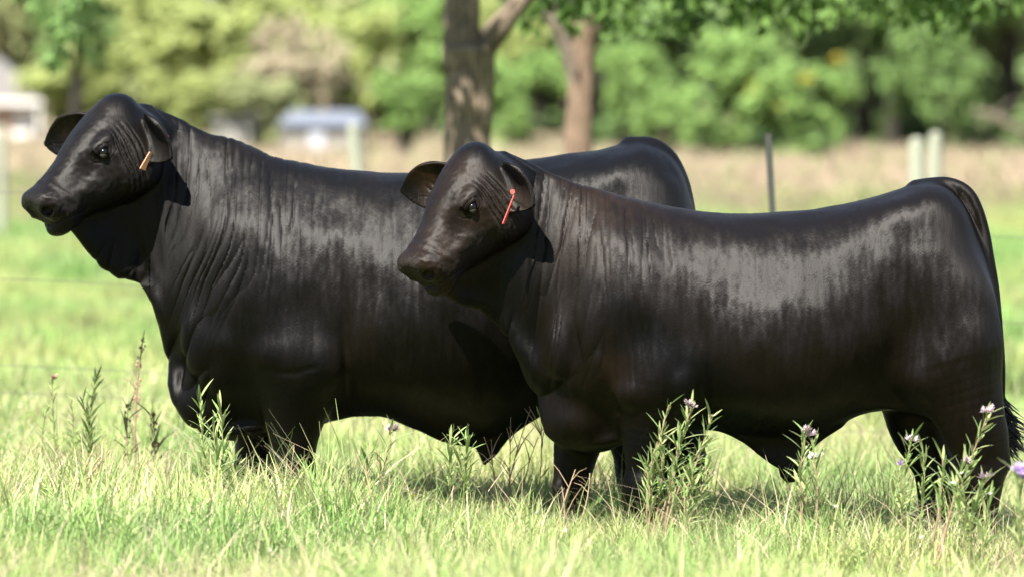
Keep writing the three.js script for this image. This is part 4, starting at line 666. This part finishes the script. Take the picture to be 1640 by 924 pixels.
// wire fence just behind the bulls
{
  const D = 24, t = thing('wire_fence', 'thin wire fence running behind both bulls', 'fence', V(0, ground(0, -D), -D)), gy = t.position.y, wireMat = std(0.06, 0.055, 0.05, 0.6);
  const y = (px, py) => EYE - gy - (py - HORIZON) * D / FOCAL, x = px => (px - 820) * D / FOCAL;
  for (const [a, b] of [[307, 381], [446, 517], [584, 655], [628, 700]]) { const P = []; for (let i = 0; i <= 24; i++) { const u = i / 24, px = mix(-700, 2340, u); P.push(V(x(px), y(px, a + (b - a) * px / 1640) - 0.012 * Math.sin(u * Math.PI * 4) ** 2, 0.03)); } part('wire', tube(P, P.map(() => 0.002), 5), wireMat, t); }
  const steel = std(0.025, 0.028, 0.022, 0.8);
  const s = new THREE.Shape(); s.moveTo(-0.016, -0.016); s.lineTo(0.016, -0.016); s.lineTo(0.016, -0.011); s.lineTo(0.004, -0.011); s.lineTo(0.004, 0.02); s.lineTo(-0.004, 0.02); s.lineTo(-0.004, -0.011); s.lineTo(-0.016, -0.011); s.closePath();
  const h = y(1243, 212) + 0.4 - (ground(x(1243), -D) - gy), g = new THREE.ExtrudeGeometry(s, { depth: h, bevelEnabled: false }); g.rotateX(-Math.PI / 2);
  for (const [px, lean] of [[1270, 0.06], [-700, 0], [2340, 0]]) { const m = part('steel_post', g, steel, t); m.position.set(x(px), ground(x(px), -D) - gy - 0.4, 0); m.rotation.z = lean; }
}
function whitePost(px, top, d, r, lean, label) {
  const a = at(px, top, d), gy = ground(a.x, -d), h = a.y - gy, t = thing('white_post', label, 'post', V(a.x, gy, -d)); t.rotation.z = lean;
  const pts = [[0, -0.3], [r, -0.3], [r * 1.02, 0], [r, h * 0.5], [r * 0.93, h - r * 0.5], [r * 0.6, h - 0.01], [0, h]].map(q => new THREE.Vector2(...q)), g = new THREE.LatheGeometry(pts, 14), p = g.attributes.position;
  for (let i = 0; i < p.count; i++) { const w = 1 + 0.10 * noise(p.getX(i) * 30, p.getY(i) * 3, p.getZ(i) * 30); p.setX(i, p.getX(i) * w); p.setZ(i, p.getZ(i) * w); } g.computeVertexNormals();
  part('post', g, std(0.24, 0.25, 0.19, 0.9), t); part('band', new THREE.CylinderGeometry(r * 1.04, r * 1.04, 0.03, 14), std(0.2, 0.19, 0.16), t).position.y = h * 0.6;
}
whitePost(590, 196, 46, 0.055, 0.10, 'leaning white painted post in the dry field behind the rear bull');
whitePost(1474, 220, 44, 0.072, 0.02, 'shorter white post of the pair behind the front bull rump');
whitePost(1494, 211, 44, 0.062, -0.02, 'taller white post of the pair behind the front bull rump');
whitePost(2, 200, 50, 0.045, 0, 'pale post standing at the left edge below the white house');
// ---------- single weeds standing out of the grass ----------
const leafA = leafy(0.20, 0.29, 0.09, 0.35), leafB = leafy(0.28, 0.33, 0.13, 0.35), stemGreen = std(0.17, 0.19, 0.06, 0.8), stemRed = std(0.24, 0.15, 0.10, 0.85), stemDry = std(0.28, 0.2, 0.12, 0.9), petalPink = leafy(0.48, 0.36, 0.40, 0.3), petalLilac = leafy(0.48, 0.33, 0.62, 0.3), petalWhite = leafy(0.75, 0.75, 0.68, 0.2), budPale = std(0.26, 0.17, 0.11, 0.95);
function leafGeometry(L, w, curl) {
  const P = [], I = [], n = 5; for (let i = 0; i <= n; i++) { const t = i / n, W = w * Math.pow(Math.sin(Math.PI * (0.06 + 0.92 * t)), 0.8), y = L * t, z = curl * L * t * t; P.push(-W, y, z + W * 0.35, 0, y, z, W, y, z + W * 0.35); if (i) { const a = (i - 1) * 3; I.push(a, a + 1, a + 3, a + 1, a + 4, a + 3, a + 1, a + 2, a + 4, a + 2, a + 5, a + 4); } }
  const g = new THREE.BufferGeometry(); g.setAttribute('position', new THREE.Float32BufferAttribute(P, 3)); g.setIndex(I); g.computeVertexNormals(); return g;
}
const leafShapes = [leafGeometry(0.095, 0.0062, 0.18), leafGeometry(0.08, 0.006, -0.1), leafGeometry(0.115, 0.0068, 0.3)];
function flowerGeometry(r, petals, seed) {
  const R = rng(seed), gs = []; for (let i = 0; i < petals; i++) { const g = leafGeometry(r * (0.7 + 0.5 * R()), r * 0.13, 0.25); g.rotateX(0.15 + R() * 1.0); g.rotateY(R() * 6.283); gs.push(g); } return mergeGeometries(gs);
}
const flowerShapes = [flowerGeometry(0.03, 22, 1), flowerGeometry(0.022, 18, 2), flowerGeometry(0.012, 16, 3)];
const q0 = new THREE.Quaternion(), e0 = new THREE.Euler();
function weed(label, stems, opt = {}) {                     // stems: [foot px, tip px, tip py, depth, leaf count, flower]
  const [f0, , , d0] = stems[0], b = V((f0 - 820) * d0 / FOCAL, 0, -d0); b.y = ground(b.x, b.z);
  const t = thing(opt.name ?? 'weed', label, opt.category ?? 'plant', b, opt.group), R = rng(opt.seed ?? Math.round(f0));
  for (const [fp, tp, ty, d, n, flower] of stems) {
    const foot = V((fp - 820) * d / FOCAL, 0, -d); foot.y = ground(foot.x, foot.z) - 0.02; foot.sub(b); const tip = at(tp, ty, d).sub(b), midp = foot.clone().lerp(tip, 0.5).add(V((R() - 0.5) * 0.13, 0.01, (R() - 0.5) * 0.08));
    const c = new THREE.QuadraticBezierCurve3(foot, midp, tip), P = c.getPoints(10), sw = opt.stem ?? 0.0035, st = part('stem', tube(P, P.map((_, i) => sw * (1 - 0.06 * i)), 6), opt.dry ? stemDry : opt.red ? stemRed : stemGreen, t), L = tip.distanceTo(foot);
    for (let i = 0; i < n * 1.5; i++) {
      const u = (opt.from ?? 0.3) + (1 - (opt.from ?? 0.3)) * (i + R()) / (n * 1.5), p = c.getPoint(Math.min(u, 1)), tg = c.getTangent(Math.min(u, 1));
      const m = part('leaf', leafShapes[(R() * 3) | 0], R() < 0.5 ? leafA : leafB, st); m.position.copy(p); m.rotation.set((0.25 + 0.95 * R()) * (1.2 - 0.55 * u), i * 2.4 + R(), 0, 'YXZ'); q0.setFromUnitVectors(UP, tg); m.quaternion.premultiply(q0); const s = (opt.size ?? 1.05) * (0.55 + 0.6 * R()) * (1.15 - 0.4 * u); m.scale.setScalar(s);
    }
    if (flower) for (let i = 0; i < flower[1]; i++) { const m = part('flower', flowerShapes[flower[2] ?? 1], flower[0], st); m.position.copy(tip).add(V((R() - 0.5) * 0.03 * (flower[1] - 1 ? 1 : 0), (R() - 0.4) * 0.02, (R() - 0.5) * 0.03)); m.rotation.set((R() - 0.5) * 0.8, R() * 6, (R() - 0.5) * 0.8); }
    if (opt.twigs) for (let i = 0; i < opt.twigs; i++) { const u = 0.3 + 0.6 * R(), p = c.getPoint(u), e = p.clone().add(V((R() - 0.5) * 0.16, 0.03 + 0.09 * R(), (R() - 0.5) * 0.12)); part('twig', tube([p, p.clone().lerp(e, 0.5).add(V(0, 0.01, 0)), e], [0.002, 0.0016, 0.0008], 4), stemDry, st); }
    if (opt.seeds) for (let i = 0; i < opt.seeds; i++) { const u = 0.45 + 0.5 * R(), p = c.getPoint(u); const m = part('seed_pod', new THREE.IcosahedronGeometry(0.003 + 0.0025 * R(), 1), budPale, st); m.position.copy(p).add(V((R() - 0.5) * 0.025, 0, (R() - 0.5) * 0.025)); m.scale.y = 1.5; }
  }
  return t;
}
weed('tall leafy weed with pink tipped shoots before the front bull foreleg', [[1045, 1108, 652, 18.3, 26, [petalPink, 3, 1]], [1040, 1072, 648, 18.35, 20, null], [1050, 1140, 668, 18.3, 22, [petalPink, 1, 2]], [1035, 1060, 700, 18.3, 18, null], [1060, 1125, 715, 18.25, 18, null], [1030, 1035, 745, 18.3, 14, null], [1075, 1110, 760, 18.2, 16, null], [1055, 1090, 690, 18.28, 22, null], [1042, 1048, 725, 18.32, 18, null], [1068, 1132, 745, 18.22, 16, null], [1085, 1098, 790, 18.15, 14, null]], { red: true, stem: 0.0045, from: 0.42 });
weed('long leaning weed with pink flower head before the near hind leg', [[1490, 1585, 662, 17.9, 22, [petalPink, 3, 1]], [1500, 1545, 742, 17.9, 16, [petalPink, 2, 1]], [1480, 1512, 735, 17.95, 16, null]], { red: true, stem: 0.0045, from: 0.45 });
weed('short leafy shoot with a lilac flower before the far hind leg', [[1455, 1462, 704, 18.1, 24, [petalPink, 2, 1]], [1448, 1480, 722, 18.1, 18, null]], { from: 0.4 });
weed('two flowered weed standing before the sheath of the front bull', [[1292, 1288, 694, 18.2, 14, [petalPink, 2, 1]], [1300, 1300, 702, 18.2, 12, [petalPink, 2, 1]], [1290, 1306, 735, 18.2, 10, [petalWhite, 2, 1]]], { red: true, from: 0.5 });
weed('green weed with pale buds at the near hind hoof', [[1560, 1580, 770, 17.7, 18, [petalPink, 2, 1]], [1550, 1528, 776, 17.7, 14, [petalWhite, 1, 2]], [1570, 1542, 765, 17.7, 14, [petalWhite, 1, 2]], [1580, 1590, 795, 17.6, 12, [petalWhite, 1, 2]]], { from: 0.4 });
weed('lilac flowered weed at the right edge of the picture', [[1632, 1632, 758, 16.6, 14, [petalLilac, 4, 0]], [1640, 1648, 770, 16.6, 10, [petalLilac, 2, 0]]], { from: 0.4 });
weed('small lilac flower in front of the belly gap of the front bull', [[1452, 1442, 748, 17.9, 8, [petalLilac, 1, 1]]], { from: 0.5 });
weed('leafy weed at the brisket of the rear bull', [[340, 318, 640, 18.9, 24, null], [348, 352, 655, 18.9, 24, null], [330, 340, 690, 18.8, 18, null], [352, 372, 725, 18.8, 16, null]], { from: 0.35 });
weed('dark tipped leafy weed left of the rear bull', [[140, 152, 604, 20.2, 30, null], [132, 130, 640, 20.2, 20, null]], { from: 0.4 });
weed('pale feathery weed at the far left', [[92, 82, 606, 20.4, 34, [budPale, 2, 1]], [100, 112, 645, 20.4, 20, null], [84, 72, 660, 20.4, 18, null]], { from: 0.3, size: 0.6 });
weed('tall dry reddish stalk left of the rear bull chest', [[216, 230, 528, 20.6, 0, null]], { red: true, seeds: 34, stem: 0.005, twigs: 4, name: 'dry_stalk', category: 'stalk' });
weed('brown seeding stalk with withered side shoots beside the tall dry stalk', [[228, 240, 655, 20.3, 8, null], [214, 205, 640, 20.3, 6, null]], { dry: true, seeds: 26, twigs: 7, name: 'dry_stalk', category: 'stalk' });
weed('pinkish flowered weed under the rear bull belly', [[612, 628, 688, 19.0, 14, [petalPink, 5, 1]], [605, 590, 705, 19.0, 8, null]], { from: 0.4, dry: true });
weed('thick brown broken stalk under the rear bull belly', [[628, 585, 742, 18.6, 0, null], [640, 602, 720, 18.7, 2, null]], { dry: true, stem: 0.006, twigs: 5, name: 'dry_stalk', category: 'stalk' });
weed('green shoot before the sheath of the rear bull', [[725, 722, 700, 18.8, 20, null], [735, 748, 702, 18.8, 18, null], [720, 735, 735, 18.8, 14, null]], { from: 0.5 });
weed('bare dark twigs left of the front bull far foreleg', [[800, 850, 655, 19.4, 0, null], [815, 818, 668, 19.4, 0, null], [830, 862, 700, 19.4, 0, null], [790, 775, 700, 19.4, 0, null], [850, 866, 668, 19.4, 2, null]], { dry: true, twigs: 6, stem: 0.003, name: 'bare_twigs', category: 'twigs' });
weed('straw stalks crossing the far foreleg of the front bull', [[880, 922, 752, 18.4, 0, null], [905, 945, 758, 18.4, 0, null], [895, 900, 780, 18.3, 0, null]], { dry: true, stem: 0.004, twigs: 2, name: 'dry_stalk', category: 'stalk' });
weed('straw blades before the near foreleg of the rear bull', [[455, 470, 712, 18.9, 0, null], [500, 440, 742, 18.8, 0, null], [470, 512, 750, 18.8, 0, null]], { dry: true, stem: 0.003, twigs: 4, name: 'dry_stalk', category: 'stalk' });
weed('fallen grey weathered stick lying in the grass at left', [[30, 180, 742, 19.6, 0, null], [90, 175, 722, 19.6, 0, null]], { dry: true, stem: 0.006, twigs: 6, name: 'fallen_stick', category: 'stick' });
// small composite flowers scattered through the sward
[[530, 792, 'white flower head in the grass under the rear bull belly'], [860, 830, 'white flower head left of the front bull far foreleg'], [905, 852, 'white flower head in the grass before the front bull'], [660, 800, 'yellow flower in the grass under the rear bull'], [1340, 812, 'small white flower in the grass between the legs of the front bull'], [210, 800, 'white flower in the grass at lower left'], [1480, 860, 'white flower in the grass at lower right'], [430, 880, 'blurred white flower at the bottom left of centre']]
  .forEach(([px, py, label], i) => weed(label, [[px + 4, px, py, 17.6 - (py > 840 ? 0.6 : 0) + (py < 800 ? 0.7 : 0), 3, [i === 3 ? greens.gold : petalWhite, 1, 2]]], { name: 'small_flower', category: 'flower', from: 0.3, seed: 900 + i }));
renderer.render(scene, camera);
